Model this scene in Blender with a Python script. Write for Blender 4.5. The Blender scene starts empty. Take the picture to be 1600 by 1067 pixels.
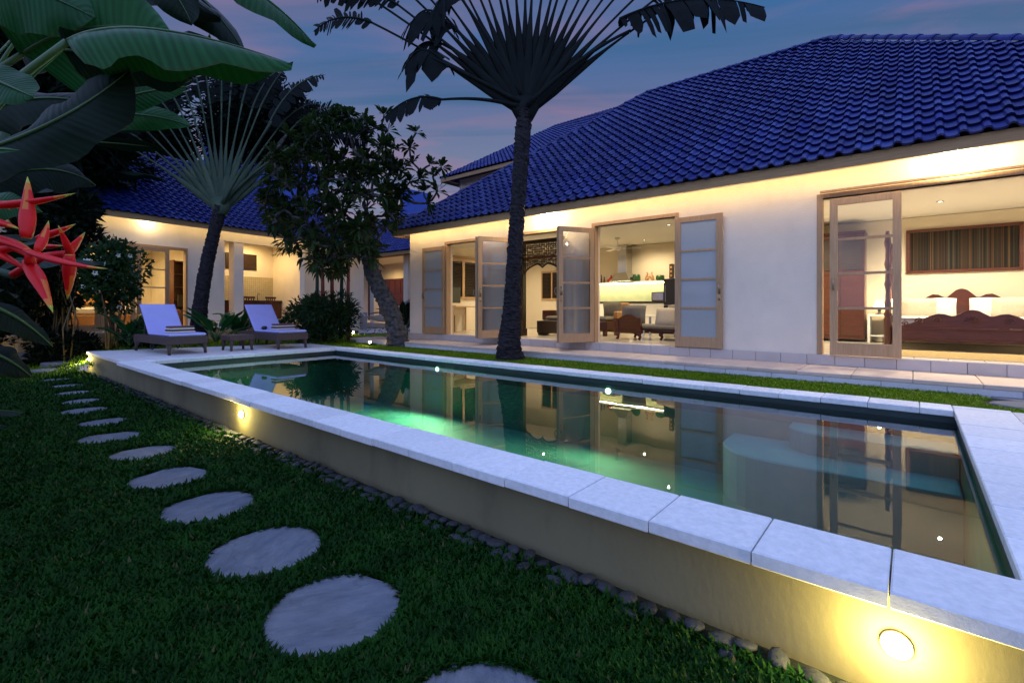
import bpy, math, random
from mathutils import Vector, Matrix
R = math.radians
sc = bpy.context.scene
COL = sc.collection

# ------------------------------------------------------------------ camera
H = 1.37                      # eye height above the lower lawn
F = 753.0                     # focal length in photo pixels (1600 wide)
HOR = 480.0                   # horizon row
cam_d = bpy.data.cameras.new('camera'); cam = bpy.data.objects.new('camera', cam_d); COL.objects.link(cam)
cam.location = (0, 0, H); cam.rotation_euler = (R(90), 0, R(39.78))
cam_d.sensor_width = 36; cam_d.lens = 36 * F / 1600; cam_d.shift_y = -(533.5 - HOR) / 1600
cam_d.clip_start = 0.05; cam_d.clip_end = 2000
sc.camera = cam

# ------------------------------------------------------------------ world: dusk sky
w = bpy.data.worlds.new('World'); sc.world = w; w.use_nodes = True
nt = w.node_tree; nt.nodes.clear()
def wn(t, **k):
    n = nt.nodes.new(t)
    for a, b in k.items(): setattr(n, a, b)
    return n
out = wn('ShaderNodeOutputWorld')
tc = wn('ShaderNodeTexCoord'); sep = wn('ShaderNodeSeparateXYZ')
nt.links.new(tc.outputs['Generated'], sep.inputs[0])
ramp = wn('ShaderNodeValToRGB'); nt.links.new(sep.outputs['Z'], ramp.inputs[0])
cr = ramp.color_ramp
cr.elements[0].position = 0.0; cr.elements[0].color = (.27, .26, .33, 1)
cr.elements[1].position = 1.0; cr.elements[1].color = (.035, .10, .42, 1)
for p, c in ((.18, (.22, .24, .35, 1)), (.30, (.165, .20, .335, 1)), (.40, (.105, .155, .32, 1)), (.52, (.022, .135, .335, 1)), (.7, (.025, .11, .36, 1))):
    e = cr.elements.new(p); e.color = c
# streaky clouds: stretched noise on a flat cloud deck
dv = wn('ShaderNodeVectorMath', operation='DIVIDE'); mz = wn('ShaderNodeMath', operation='MAXIMUM'); mz.inputs[1].default_value = .06
cz = wn('ShaderNodeCombineXYZ'); nt.links.new(sep.outputs['Z'], mz.inputs[0])
for i in range(3): nt.links.new(mz.outputs[0], cz.inputs[i])
nt.links.new(tc.outputs['Generated'], dv.inputs[0]); nt.links.new(cz.outputs[0], dv.inputs[1])
mr0 = wn('ShaderNodeMapping'); nt.links.new(dv.outputs[0], mr0.inputs[0]); mr0.inputs['Rotation'].default_value = (0, 0, R(-36))
mp = wn('ShaderNodeMapping'); nt.links.new(mr0.outputs[0], mp.inputs[0]); mp.inputs['Scale'].default_value = (.55, 1.25, 1); mp.inputs['Location'].default_value = (.4, .9, 0)
no = wn('ShaderNodeTexNoise'); no.inputs['Scale'].default_value = 1.5; no.inputs['Detail'].default_value = 7; no.inputs['Roughness'].default_value = .55
no.inputs['Distortion'].default_value = .6
nt.links.new(mp.outputs[0], no.inputs['Vector'])
c1 = wn('ShaderNodeValToRGB'); c1.color_ramp.elements[0].position = .46; c1.color_ramp.elements[1].position = .70
nt.links.new(no.outputs['Fac'], c1.inputs[0])
m1 = wn('ShaderNodeMix', data_type='RGBA'); m1.inputs[7].default_value = (.33, .19, .30, 1)
ms = wn('ShaderNodeMath', operation='MULTIPLY'); ms.inputs[1].default_value = .78
nt.links.new(c1.outputs[0], ms.inputs[0]); nt.links.new(ms.outputs[0], m1.inputs[0]); nt.links.new(ramp.outputs[0], m1.inputs[6])
mp2 = wn('ShaderNodeMapping'); nt.links.new(mr0.outputs[0], mp2.inputs[0])
mp2.inputs['Location'].default_value = (3.1, 1.7, 0); mp2.inputs['Scale'].default_value = (.22, 1.5, 1)
n2 = wn('ShaderNodeTexNoise'); n2.inputs['Scale'].default_value = 1.7; n2.inputs['Detail'].default_value = 6; n2.inputs['Distortion'].default_value = .5
nt.links.new(mp2.outputs[0], n2.inputs['Vector'])
c2 = wn('ShaderNodeValToRGB'); c2.color_ramp.elements[0].position = .50; c2.color_ramp.elements[1].position = .66
nt.links.new(n2.outputs['Fac'], c2.inputs[0])
m2 = wn('ShaderNodeMix', data_type='RGBA'); m2.inputs[7].default_value = (.045, .13, .27, 1)
ms2 = wn('ShaderNodeMath', operation='MULTIPLY'); ms2.inputs[1].default_value = .75
nt.links.new(c2.outputs[0], ms2.inputs[0]); nt.links.new(ms2.outputs[0], m2.inputs[0]); nt.links.new(m1.outputs[2], m2.inputs[6])
sky = wn('ShaderNodeTexSky', sky_type='NISHITA'); sky.sun_disc = False; sky.sun_elevation = R(-4); sky.sun_rotation = R(-60)
b1 = wn('ShaderNodeBackground'); b1.inputs['Strength'].default_value = 1.0; nt.links.new(m2.outputs[2], b1.inputs[0])
b2 = wn('ShaderNodeBackground'); b2.inputs['Strength'].default_value = 0.10; nt.links.new(sky.outputs[0], b2.inputs[0])
ad = wn('ShaderNodeAddShader'); nt.links.new(b1.outputs[0], ad.inputs[0]); nt.links.new(b2.outputs[0], ad.inputs[1])
nt.links.new(ad.outputs[0], out.inputs[0])

# the last soft blue light of the evening, from behind the camera and high up
sd = bpy.data.lights.new('dusk_light', 'SUN'); so = bpy.data.objects.new('dusk_light', sd); COL.objects.link(so)
sd.energy = 3.2; sd.angle = R(150); sd.color = (.42, .55, 1.0)
so.rotation_euler = Vector((-.18, .42, -1.0)).to_track_quat('-Z', 'Y').to_euler()

vs = sc.view_settings
vs.view_transform = 'Standard'; vs.look = 'None'; vs.exposure = 0.0; vs.gamma = 1.0; vs.use_curve_mapping = False
cy = sc.cycles
cy.use_denoising = True
try: cy.denoiser = 'OPENIMAGEDENOISE'
except Exception: pass
cy.max_bounces = 8; cy.diffuse_bounces = 3; cy.glossy_bounces = 4; cy.transmission_bounces = 6; cy.transparent_max_bounces = 12
cy.caustics_reflective = False; cy.caustics_refractive = False
cy.sample_clamp_indirect = 6.0

# ------------------------------------------------------------------ photo geometry helpers
CX, SX_ = .7686, .6398
def c2w(r, f):                 # camera right / forward metres -> world x, y
    return (r * .7685 - f * .6398, r * .6398 + f * .7685)
def P(px, py, d):              # a photo pixel at depth d
    x, y = c2w((px - 800) / F * d, d)
    return Vector((x, y, H + (HOR - py) / F * d))
def G(px, py, z):              # a photo pixel on the level z
    return P(px, py, (H - z) * F / (py - HOR))
rnd = random.Random(7)

# ------------------------------------------------------------------ mesh builder
class MB:
    def __init__(s): s.v = []; s.f = []; s.m = []; s.cur = 0; s.at = {}
    def add(s, vs, fs, M=None):
        b = len(s.v)
        s.v.extend([tuple(M @ Vector(q)) for q in vs] if M is not None else [tuple(q) for q in vs])
        s.f.extend([tuple(b + i for i in q) for q in fs]); s.m.extend([s.cur] * len(fs))
        return s
    def box(s, x0, x1, y0, y1, z0, z1, M=None, bev=0.0):
        if bev > 0:
            b = min(bev, (x1-x0)*.45, (y1-y0)*.45, (z1-z0)*.45)
            v = []
            for z, k in ((z0, b), (z0 + b, 0), (z1 - b, 0), (z1, b)):
                for (x, y) in ((x0+k, y0+k), (x1-k, y0+k), (x1-k, y1-k), (x0+k, y1-k)): v.append((x, y, z))
            f = [(3, 2, 1, 0), (12, 13, 14, 15)]
            for l in range(3):
                for i in range(4):
                    j = (i + 1) % 4; f.append((l*4+i, l*4+j, l*4+4+j, l*4+4+i))
            return s.add(v, f, M)
        v = [(x0,y0,z0),(x1,y0,z0),(x1,y1,z0),(x0,y1,z0),(x0,y0,z1),(x1,y0,z1),(x1,y1,z1),(x0,y1,z1)]
        return s.add(v, [(3,2,1,0),(4,5,6,7),(0,1,5,4),(1,2,6,5),(2,3,7,6),(3,0,4,7)], M)
    def prism(s, poly, z0, z1, M=None, bev=0.0):
        n = len(poly); cx = sum(p[0] for p in poly)/n; cy_ = sum(p[1] for p in poly)/n
        rings = [(z0, 0), (z1 - bev, 0)] + ([(z1, bev)] if bev > 0 else [(z1, 0)])
        if bev <= 0: rings = [(z0, 0), (z1, 0)]
        v = []
        for z, k in rings:
            for p in poly:
                dx, dy = cx - p[0], cy_ - p[1]; L = math.hypot(dx, dy) or 1
                v.append((p[0] + dx/L*k, p[1] + dy/L*k, z))
        f = [tuple(range(n-1, -1, -1)), tuple((len(rings)-1)*n + i for i in range(n))]
        for l in range(len(rings)-1):
            for i in range(n): f.append((l*n+i, l*n+(i+1)%n, (l+1)*n+(i+1)%n, (l+1)*n+i))
        return s.add(v, f, M)
    def tube(s, path, rad, seg=8, M=None, cap=True, flat=None):
        path = [Vector(p) for p in path]; n = len(path)
        if not hasattr(rad, '__len__'): rad = [rad]*n
        v = []; f = []; side = None
        for i, p in enumerate(path):
            t = (path[min(i+1, n-1)] - path[max(i-1, 0)]).normalized()
            if side is None:
                a = Vector((0,0,1)) if abs(t.z) < .9 else Vector((1,0,0))
                side = t.cross(a).normalized() if flat is None else (Vector(flat) - t*t.dot(Vector(flat))).normalized()
            side = (side - t*t.dot(side)).normalized(); up = side.cross(t)
            r = rad[i]; ra, rb = r if hasattr(r, '__len__') else (r, r)
            for k in range(seg):
                a = 2*math.pi*k/seg; v.append(p + side*math.cos(a)*ra + up*math.sin(a)*rb)
        for i in range(n-1):
            for k in range(seg):
                k2 = (k+1) % seg; f.append((i*seg+k, i*seg+k2, (i+1)*seg+k2, (i+1)*seg+k))
        if cap: f.append(tuple(range(seg-1, -1, -1))); f.append(tuple((n-1)*seg+k for k in range(seg)))
        return s.add(v, f, M)
    def lathe(s, prof, seg=16, M=None):
        v = []; f = []; n = len(prof)
        for (r, z) in prof:
            for k in range(seg):
                a = 2*math.pi*k/seg; v.append((r*math.cos(a), r*math.sin(a), z))
        for i in range(n-1):
            for k in range(seg):
                k2 = (k+1) % seg; f.append((i*seg+k, i*seg+k2, (i+1)*seg+k2, (i+1)*seg+k))
        f.append(tuple(range(seg-1, -1, -1))); f.append(tuple((n-1)*seg+k for k in range(seg)))
        return s.add(v, f, M)
    def mesh(s, name, mats, smooth=False):
        me = bpy.data.meshes.new(name); me.from_pydata(s.v, [], s.f)
        for m in (mats if isinstance(mats, (list, tuple)) else [mats]): me.materials.append(m)
        if any(s.m): me.polygons.foreach_set('material_index', s.m)
        if smooth: me.polygons.foreach_set('use_smooth', [True]*len(me.polygons))
        if s.at:
            a = me.attributes.new('leafuv', 'FLOAT_VECTOR', 'POINT'); fl = [0.0]*(3*len(s.v))
            for i, (u, k, q) in s.at.items(): fl[3*i] = u; fl[3*i+1] = k; fl[3*i+2] = q
            a.data.foreach_set('vector', fl)
        me.update(); return me
    def build(s, name, mats, parent=None, world=False, smooth=False, label=None):
        return link(name, s.mesh(name, mats, smooth), parent, world, label)

def link(name, me, parent=None, world=False, label=None, loc=None, rotz=None, M=None):
    o = bpy.data.objects.new(name, me); COL.objects.link(o)
    if M is not None: o.matrix_basis = M
    if loc is not None: o.location = loc
    if rotz is not None: o.rotation_euler = (0, 0, rotz)
    if parent is not None:
        o.parent = parent
        if world: o.matrix_parent_inverse = Matrix.LocRotScale(parent.location, parent.rotation_euler, parent.scale).inverted()
    if label: o['label'] = label
    return o
def tag(o, label, cat, group=None, kind=None):
    if label: o['label'] = label
    if cat: o['category'] = cat
    if group: o['group'] = group
    if kind: o['kind'] = kind
    return o
def thing(name, label, cat, loc=(0,0,0), rotz=0, group=None, kind=None):
    o = bpy.data.objects.new(name, None); COL.objects.link(o); o.empty_display_size = .1
    o.location = loc; o.rotation_euler = (0, 0, rotz)
    return tag(o, label, cat, group, kind)
def struct(o): o['kind'] = 'structure'; return o
def TR(x, y, z, rz=0, rx=0, ry=0): return Matrix.Translation((x,y,z)) @ Matrix.Rotation(rz,4,'Z') @ Matrix.Rotation(ry,4,'Y') @ Matrix.Rotation(rx,4,'X')
def copytree(o, loc=None, rotz=None, label=None, group=None, parent=None):
    c = o.copy(); COL.objects.link(c)
    if parent is not None: c.parent = parent
    if loc is not None: c.location = loc
    if rotz is not None: c.rotation_euler = (0, 0, rotz)
    if label: c['label'] = label
    if group: c['group'] = group
    for ch in o.children: copytree(ch, parent=c)
    return c

# ------------------------------------------------------------------ materials
def mat(name, col, rough=.6, var=0.0, scale=4.0, col2=None, bump=0.0, bscale=None, metal=0.0, spec=.5, objvar=0.0, stretch=(1,1,1), trans=0.0, detail=6, coat=0.0):
    m = bpy.data.materials.new(name); m.use_nodes = True
    t = m.node_tree; b = t.nodes['Principled BSDF']
    b.inputs['Base Color'].default_value = (*col, 1); b.inputs['Roughness'].default_value = rough
    b.inputs['Metallic'].default_value = metal; b.inputs['Specular IOR Level'].default_value = spec
    if coat: b.inputs['Coat Weight'].default_value = coat
    if var or col2 or bump or objvar:
        co = t.nodes.new('ShaderNodeTexCoord'); mpn = t.nodes.new('ShaderNodeMapping'); mpn.inputs['Scale'].default_value = stretch
        t.links.new(co.outputs['Object'], mpn.inputs[0])
        if objvar:
            oi = t.nodes.new('ShaderNodeObjectInfo')
            mu = t.nodes.new('ShaderNodeMath'); mu.operation = 'MULTIPLY'; mu.inputs[1].default_value = 37.0
            t.links.new(oi.outputs['Random'], mu.inputs[0]); t.links.new(mu.outputs[0], mpn.inputs['Location'])
        n = t.nodes.new('ShaderNodeTexNoise'); n.inputs['Scale'].default_value = scale; n.inputs['Detail'].default_value = detail; n.inputs['Roughness'].default_value = .6
        t.links.new(mpn.outputs[0], n.inputs['Vector'])
        rp = t.nodes.new('ShaderNodeValToRGB'); rp.color_ramp.elements[0].position = .3; rp.color_ramp.elements[1].position = .7
        c2 = col2 or tuple(min(1, c*(1+var)) for c in col); c1_ = col if col2 else tuple(c*(1-var) for c in col)
        rp.color_ramp.elements[0].color = (*c1_, 1); rp.color_ramp.elements[1].color = (*c2, 1)
        t.links.new(n.outputs['Fac'], rp.inputs[0]); last = rp.outputs[0]
        if objvar:
            hs = t.nodes.new('ShaderNodeHueSaturation')
            mr = t.nodes.new('ShaderNodeMapRange'); mr.inputs[3].default_value = 1-objvar; mr.inputs[4].default_value = 1+objvar
            t.links.new(oi.outputs['Random'], mr.inputs[0]); t.links.new(mr.outputs[0], hs.inputs['Value'])
            t.links.new(last, hs.inputs['Color']); last = hs.outputs[0]
        t.links.new(last, b.inputs['Base Color'])
        if bump:
            bn = t.nodes.new('ShaderNodeTexNoise'); bn.inputs['Scale'].default_value = bscale or scale*5; bn.inputs['Detail'].default_value = 5
            t.links.new(mpn.outputs[0], bn.inputs['Vector'])
            bp = t.nodes.new('ShaderNodeBump'); bp.inputs['Strength'].default_value = bump; bp.inputs['Distance'].default_value = .02
            t.links.new(bn.outputs['Fac'], bp.inputs['Height']); t.links.new(bp.outputs[0], b.inputs['Normal'])
    if trans:      # leaf translucency
        o = t.nodes['Material Output']; tr = t.nodes.new('ShaderNodeBsdfTranslucent'); mx = t.nodes.new('ShaderNodeMixShader'); mx.inputs[0].default_value = trans
        tr.inputs[0].default_value = (col[0]*1.5, col[1]*1.8, col[2]*.8, 1)
        t.links.new(b.outputs[0], mx.inputs[1]); t.links.new(tr.outputs[0], mx.inputs[2]); t.links.new(mx.outputs[0], o.inputs[0])
    return m
def veined(m, freq=150.0, amt=.22, bump=.35):
    t = m.node_tree; b = t.nodes['Principled BSDF']
    at = t.nodes.new('ShaderNodeAttribute'); at.attribute_name = 'leafuv'; sp_ = t.nodes.new('ShaderNodeSeparateXYZ'); t.links.new(at.outputs['Vector'], sp_.inputs[0])
    a1 = t.nodes.new('ShaderNodeMath'); a1.operation = 'MULTIPLY_ADD'; a1.inputs[1].default_value = -.10
    ab = t.nodes.new('ShaderNodeMath'); ab.operation = 'ABSOLUTE'; t.links.new(sp_.outputs['Y'], ab.inputs[0]); t.links.new(ab.outputs[0], a1.inputs[0]); t.links.new(sp_.outputs['X'], a1.inputs[2])
    mu = t.nodes.new('ShaderNodeMath'); mu.operation = 'MULTIPLY'; mu.inputs[1].default_value = freq; t.links.new(a1.outputs[0], mu.inputs[0])
    si = t.nodes.new('ShaderNodeMath'); si.operation = 'SINE'; t.links.new(mu.outputs[0], si.inputs[0])
    nz = t.nodes.new('ShaderNodeTexNoise'); nz.noise_dimensions = '1D'; nz.inputs['Scale'].default_value = freq*.22; nz.inputs['Detail'].default_value = 3; t.links.new(a1.outputs[0], nz.inputs['W'])
    ma = t.nodes.new('ShaderNodeMath'); ma.operation = 'MULTIPLY_ADD'; ma.inputs[1].default_value = .25; t.links.new(si.outputs[0], ma.inputs[0]); t.links.new(nz.outputs['Fac'], ma.inputs[2])
    mr = t.nodes.new('ShaderNodeMapRange'); mr.inputs[1].default_value = .1; mr.inputs[2].default_value = .9; mr.inputs[3].default_value = 1-amt*1.6; mr.inputs[4].default_value = 1+amt*2; t.links.new(ma.outputs[0], mr.inputs[0])
    hs = t.nodes.new('ShaderNodeHueSaturation'); src = b.inputs['Base Color'].links[0].from_socket; t.links.new(src, hs.inputs['Color']); t.links.new(mr.outputs[0], hs.inputs['Value'])
    # dry brown margin
    n3 = t.nodes.new('ShaderNodeTexNoise'); n3.inputs['Scale'].default_value = 9; ad = t.nodes.new('ShaderNodeMath'); ad.operation = 'MULTIPLY_ADD'; ad.inputs[1].default_value = .16; t.links.new(n3.outputs['Fac'], ad.inputs[0]); t.links.new(ab.outputs[0], ad.inputs[2])
    st = t.nodes.new('ShaderNodeMapRange'); st.inputs[1].default_value = 1.06; st.inputs[2].default_value = 1.10; t.links.new(ad.outputs[0], st.inputs[0])
    mx = t.nodes.new('ShaderNodeMix'); mx.data_type = 'RGBA'; mx.inputs[7].default_value = (.06,.045,.015,1); t.links.new(st.outputs[0], mx.inputs[0]); t.links.new(hs.outputs[0], mx.inputs[6]); t.links.new(mx.outputs[2], b.inputs['Base Color'])
    bp = t.nodes.new('ShaderNodeBump'); bp.inputs['Strength'].default_value = bump; bp.inputs['Distance'].default_value = .006; t.links.new(ma.outputs[0], bp.inputs['Height'])
    t.links.new(bp.outputs[0], b.inputs['Normal'])
def emit(name, col, s):
    m = bpy.data.materials.new(name); m.use_nodes = True; t = m.node_tree
    e = t.nodes.new('ShaderNodeEmission'); e.inputs[0].default_value = (*col, 1); e.inputs[1].default_value = s
    t.links.new(e.outputs[0], t.nodes['Material Output'].inputs[0]); return m
def glass(name, tint=(1,1,1), rough=0.0, ior=1.5, boost=1.0, frost=0.0):
    m = bpy.data.materials.new(name); m.use_nodes = True; t = m.node_tree; t.nodes.remove(t.nodes['Principled BSDF'])
    tr = t.nodes.new('ShaderNodeBsdfTransparent'); tr.inputs[0].default_value = (*tint, 1)
    gl = t.nodes.new('ShaderNodeBsdfGlossy'); gl.inputs['Roughness'].default_value = rough
    fr = t.nodes.new('ShaderNodeFresnel'); fr.inputs[0].default_value = ior
    mx = t.nodes.new('ShaderNodeMixShader'); a = tr
    if frost:
        df = t.nodes.new('ShaderNodeBsdfDiffuse'); df.inputs[0].default_value = (.55, .58, .56, 1)
        mf = t.nodes.new('ShaderNodeMixShader'); mf.inputs[0].default_value = frost
        t.links.new(tr.outputs[0], mf.inputs[1]); t.links.new(df.outputs[0], mf.inputs[2]); a = mf
    t.links.new(fr.outputs[0], mx.inputs[0]); t.links.new(a.outputs[0], mx.inputs[1]); t.links.new(gl.outputs[0], mx.inputs[2])
    t.links.new(mx.outputs[0], t.nodes['Material Output'].inputs[0]); m['_fr'] = 1
    return m
WOODG = (9, 9, .7)
M = dict(
 stucco=mat('stucco', (.80,.70,.56), .85, .06, 1.3, bump=.25, bscale=60),
 stucco_in=mat('interior_paint', (.68,.60,.46), .8, .02, 1.0),
 ceiling=mat('ceiling_paint', (.82,.78,.70), .8),
 poolwall=mat('pool_wall_render', (.175,.155,.085), .85, .18, .9, bump=.08, bscale=40, stretch=(1,1,.5)),
 coping=mat('coping_stone', (.64,.66,.67), .75, scale=30, col2=(.82,.83,.84), bump=.10, bscale=150, objvar=.08, detail=9),
 paving=mat('paving_stone', (.56,.55,.56), .75, scale=5, col2=(.66,.65,.66), bump=.35, bscale=50, objvar=.07),
 terrace=mat('terrace_stone', (.56,.43,.34), .7, scale=4, col2=(.68,.54,.43), bump=.2, bscale=40, objvar=.06),
 plinth=mat('plinth_tile', (.52,.46,.42), .45, .07, 3, bump=.05, objvar=.05),
 joint=mat('joint_mortar', (.22,.20,.18), .9, .2, 8),
 tile=mat('roof_tile', (.006,.013,.095), .55, scale=5, col2=(.012,.023,.165), bump=.25, bscale=40, objvar=.22, spec=.22),
 roofdeck=mat('roof_underlay', (.03,.035,.07), .9),
 fascia=mat('fascia_wood', (.34,.20,.085), .65, scale=5, col2=(.46,.29,.135), bump=.3, bscale=16, stretch=(.5,9,9)),
 teak=mat('teak', (.38,.225,.105), .5, scale=5, col2=(.50,.32,.165), bump=.25, bscale=14, stretch=WOODG, objvar=.08),
 darkwood=mat('dark_carved_wood', (.026,.012,.007), .4, .4, 8, bump=.3, bscale=30),
 redwood=mat('red_wood', (.055,.012,.005), .32, scale=6, col2=(.10,.024,.008), bump=.1, bscale=18, stretch=(1,6,6), objvar=.06),
 frosted=glass('frosted_glass', (.9,.95,.93), .08, 1.5, frost=.62),
 glass=glass('clear_glass', (.96,.97,.96), .0, 1.45),
 steel=mat('steel', (.55,.55,.55), .25, metal=1.0),
 black=mat('black_plastic', (.012,.012,.013), .35),
 floor_in=mat('interior_floor', (.62,.56,.47), .22, .05, 2),
 basin=mat('green_pool_stone', (.045,.17,.135), .7, scale=2.2, col2=(.10,.27,.195), bump=.2, bscale=20),
 basin_step=mat('pool_step_stone', (.22,.34,.38), .7, scale=3, col2=(.30,.42,.45)),
 soil=mat('soil', (.010,.012,.006), .95, .4, 5, bump=.5),
 lawn=mat('lawn_soil', (.004,.009,.004), .95, .4, 5, bump=.5),
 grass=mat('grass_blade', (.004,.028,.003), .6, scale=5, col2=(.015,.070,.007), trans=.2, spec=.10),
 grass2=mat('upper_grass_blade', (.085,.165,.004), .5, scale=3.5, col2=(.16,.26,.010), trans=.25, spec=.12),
 stone=mat('stepping_stone', (.095,.112,.140), .85, scale=7, col2=(.175,.188,.210), bump=.45, bscale=60, objvar=.06, stretch=(1,2.5,1)),
 pebble=mat('river_pebble', (.014,.018,.026), .7, scale=7, col2=(.045,.047,.052), bump=.2, objvar=.35),
 bark=mat('palm_bark', (.026,.023,.026), .9, spec=.15, var=.45, scale=14, bump=.9, bscale=40),
 bark2=mat('grey_bark', (.026,.025,.026), .9, scale=11, col2=(.13,.12,.11), bump=1.0, bscale=30, spec=.15),
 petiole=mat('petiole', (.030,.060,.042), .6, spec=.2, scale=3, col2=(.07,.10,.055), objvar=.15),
 petiole_shaded=mat('petiole_shaded', (.007,.010,.009), .7, .3, 3, objvar=.2, spec=.10),  # shaded copy of the petiole: the palm's unlit look put into the colour
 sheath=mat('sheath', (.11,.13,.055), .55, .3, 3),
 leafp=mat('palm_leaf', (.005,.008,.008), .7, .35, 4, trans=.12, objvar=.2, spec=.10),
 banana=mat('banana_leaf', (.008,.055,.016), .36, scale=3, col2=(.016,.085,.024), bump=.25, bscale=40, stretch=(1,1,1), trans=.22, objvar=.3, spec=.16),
 banana_shaded=mat('shaded_banana_leaf', (.004,.013,.007), .5, .35, 3, bump=.2, bscale=30, trans=.15, objvar=.3, spec=.14),  # shaded copy of the banana leaf, dim light put into its colour
 midrib=mat('midrib', (.045,.11,.025), .5, .15, 6),
 leaf=mat('frangipani_leaf', (.012,.028,.010), .45, scale=2.5, col2=(.045,.075,.018), trans=.2, spec=.15),
 leaf2=mat('shrub_leaf', (.010,.030,.012), .45, scale=2.5, col2=(.028,.068,.022), trans=.2, spec=.15),
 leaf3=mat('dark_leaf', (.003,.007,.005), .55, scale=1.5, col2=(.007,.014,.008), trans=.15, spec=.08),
 flower=mat('white_flower', (.65,.67,.62), .6),
 bract=mat('heliconia_bract', (.60,.004,.006), .45, scale=9, col2=(.74,.010,.010), spec=.35),
 bract_mid=mat('heliconia_orange', (.66,.12,.015), .42, scale=9, col2=(.70,.22,.02), spec=.35),
 bract_tip=mat('heliconia_tip', (.30,.40,.05), .45, scale=14, col2=(.60,.46,.04), spec=.35),
 cane=mat('cane_stem', (.10,.075,.035), .7, .4, 8),
 redstem=mat('red_palm_stem', (.22,.045,.025), .5, .3, 5),
 wicker=mat('wicker', (.075,.045,.04), .6, .35, 40, bump=.8, bscale=120),
 cushion=mat('cushion_cloth', (.40,.40,.78), .9, .04, 6, bump=.15, bscale=150),
 towel_w=mat('towel_white', (.72,.68,.63), .95, bump=.4, bscale=200, var=.05, scale=30),
 towel_b=mat('towel_brown', (.13,.055,.045), .95, bump=.4, bscale=200, var=.1, scale=30),
 greycloth=mat('grey_cushion', (.22,.20,.16), .9, .1, 12, bump=.2, bscale=120),
 linen=mat('white_linen', (.84,.82,.77), .9, .03, 5, bump=.2, bscale=30),
 beige=mat('beige_pillow', (.55,.48,.37), .9, .06, 30, bump=.2, bscale=120),
 curtain=mat('curtain_cloth', (.36,.29,.22), .9, .08, 6),
 rattan=mat('rattan', (.42,.21,.08), .55, .3, 40, bump=.6, bscale=90),
 ceramic_g=mat('green_ceramic', (.02,.075,.02), .25),
 ceramic_r=mat('red_ceramic', (.50,.03,.02), .25),
 brass=mat('aged_metal', (.30,.25,.18), .35, metal=1.0),
 lampbody=mat('lamp_metal', (.10,.10,.10), .45, metal=.6),
 hammock=mat('hammock_cloth', (.55,.57,.66), .9, .06, 8),
 bluelit_wall=mat('neighbour_wall_bluelit', (.05,.10,.42), .9, .05, .4),  # white walls far off, with the blue dusk light put into their colour
 dullgrey=mat('grey_render', (.30,.29,.30), .85, .1, 2),
 mosaic_gap=mat('mosaic_grout', (.55,.48,.33), .8),
)
M['grass_dry'] = mat('dry_grass_blade', (.030,.038,.010), .7, scale=6, col2=(.085,.075,.03), spec=.1)
M['tile_b'] = mat('roof_tile_weathered', (.007,.013,.085), .65, scale=7, col2=(.016,.028,.19), bump=.3, bscale=40, objvar=.22, spec=.18)
M['tile_c'] = mat('roof_tile_pale', (.013,.026,.14), .5, scale=5, col2=(.022,.040,.21), bump=.25, bscale=40, objvar=.15, spec=.22)
veined(M['banana']); veined(M['banana_shaded'])
def cracked(m, scale=2.2):          # fine dark wandering cracks across a stone
    t = m.node_tree; b = t.nodes['Principled BSDF']; co = [n for n in t.nodes if n.type == 'MAPPING'][0]
    wv = t.nodes.new('ShaderNodeTexVoronoi'); wv.feature = 'DISTANCE_TO_EDGE'; wv.inputs['Scale'].default_value = scale
    nz = t.nodes.new('ShaderNodeTexNoise'); nz.inputs['Scale'].default_value = 5; ad = t.nodes.new('ShaderNodeVectorMath'); ad.operation = 'MULTIPLY_ADD'; ad.inputs[1].default_value = (.35,.35,.35)
    t.links.new(co.outputs[0], nz.inputs['Vector']); t.links.new(nz.outputs['Color'], ad.inputs[0]); t.links.new(co.outputs[0], ad.inputs[2]); t.links.new(ad.outputs[0], wv.inputs['Vector'])
    mr = t.nodes.new('ShaderNodeMapRange'); mr.inputs[1].default_value = 0; mr.inputs[2].default_value = .022; mr.inputs[3].default_value = .78; mr.inputs[4].default_value = 1; t.links.new(wv.outputs['Distance'], mr.inputs[0])
    hs = t.nodes.new('ShaderNodeHueSaturation'); src = b.inputs['Base Color'].links[0].from_socket; t.links.new(src, hs.inputs['Color']); t.links.new(mr.outputs[0], hs.inputs['Value']); t.links.new(hs.outputs[0], b.inputs['Base Color'])
cracked(M['stone'], 1.3)
def stained(m, sc_=(1.6,1.6,.35), amt=.3, col=(.05,.045,.03)):       # broad weather stains
    t = m.node_tree; b = t.nodes['Principled BSDF']; tcn = t.nodes.new('ShaderNodeTexCoord'); mp_ = t.nodes.new('ShaderNodeMapping'); mp_.inputs['Scale'].default_value = sc_
    t.links.new(tcn.outputs['Object'], mp_.inputs[0]); nz = t.nodes.new('ShaderNodeTexNoise'); nz.inputs['Scale'].default_value = 1.4; nz.inputs['Detail'].default_value = 8; nz.inputs['Roughness'].default_value = .65; t.links.new(mp_.outputs[0], nz.inputs['Vector'])
    mr = t.nodes.new('ShaderNodeMapRange'); mr.inputs[1].default_value = .52; mr.inputs[2].default_value = .78; mr.inputs[4].default_value = amt; t.links.new(nz.outputs['Fac'], mr.inputs[0])
    mx = t.nodes.new('ShaderNodeMix'); mx.data_type = 'RGBA'; mx.inputs[7].default_value = (*col, 1); src = b.inputs['Base Color'].links[0].from_socket; t.links.new(src, mx.inputs[6]); t.links.new(mr.outputs[0], mx.inputs[0]); t.links.new(mx.outputs[2], b.inputs['Base Color'])
stained(M['poolwall'], (1.5,1.5,.7), .55); stained(M['stucco'], (.9,.9,.30), .22, (.35,.31,.25)); stained(M['coping'], (1.2,1.2,1.2), .35, (.30,.31,.32)); stained(M['paving'], (1.2,1.2,1.2), .3, (.28,.28,.28)); stained(M['stone'], (2.5,2.5,2.5), .4, (.06,.075,.08))
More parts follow.
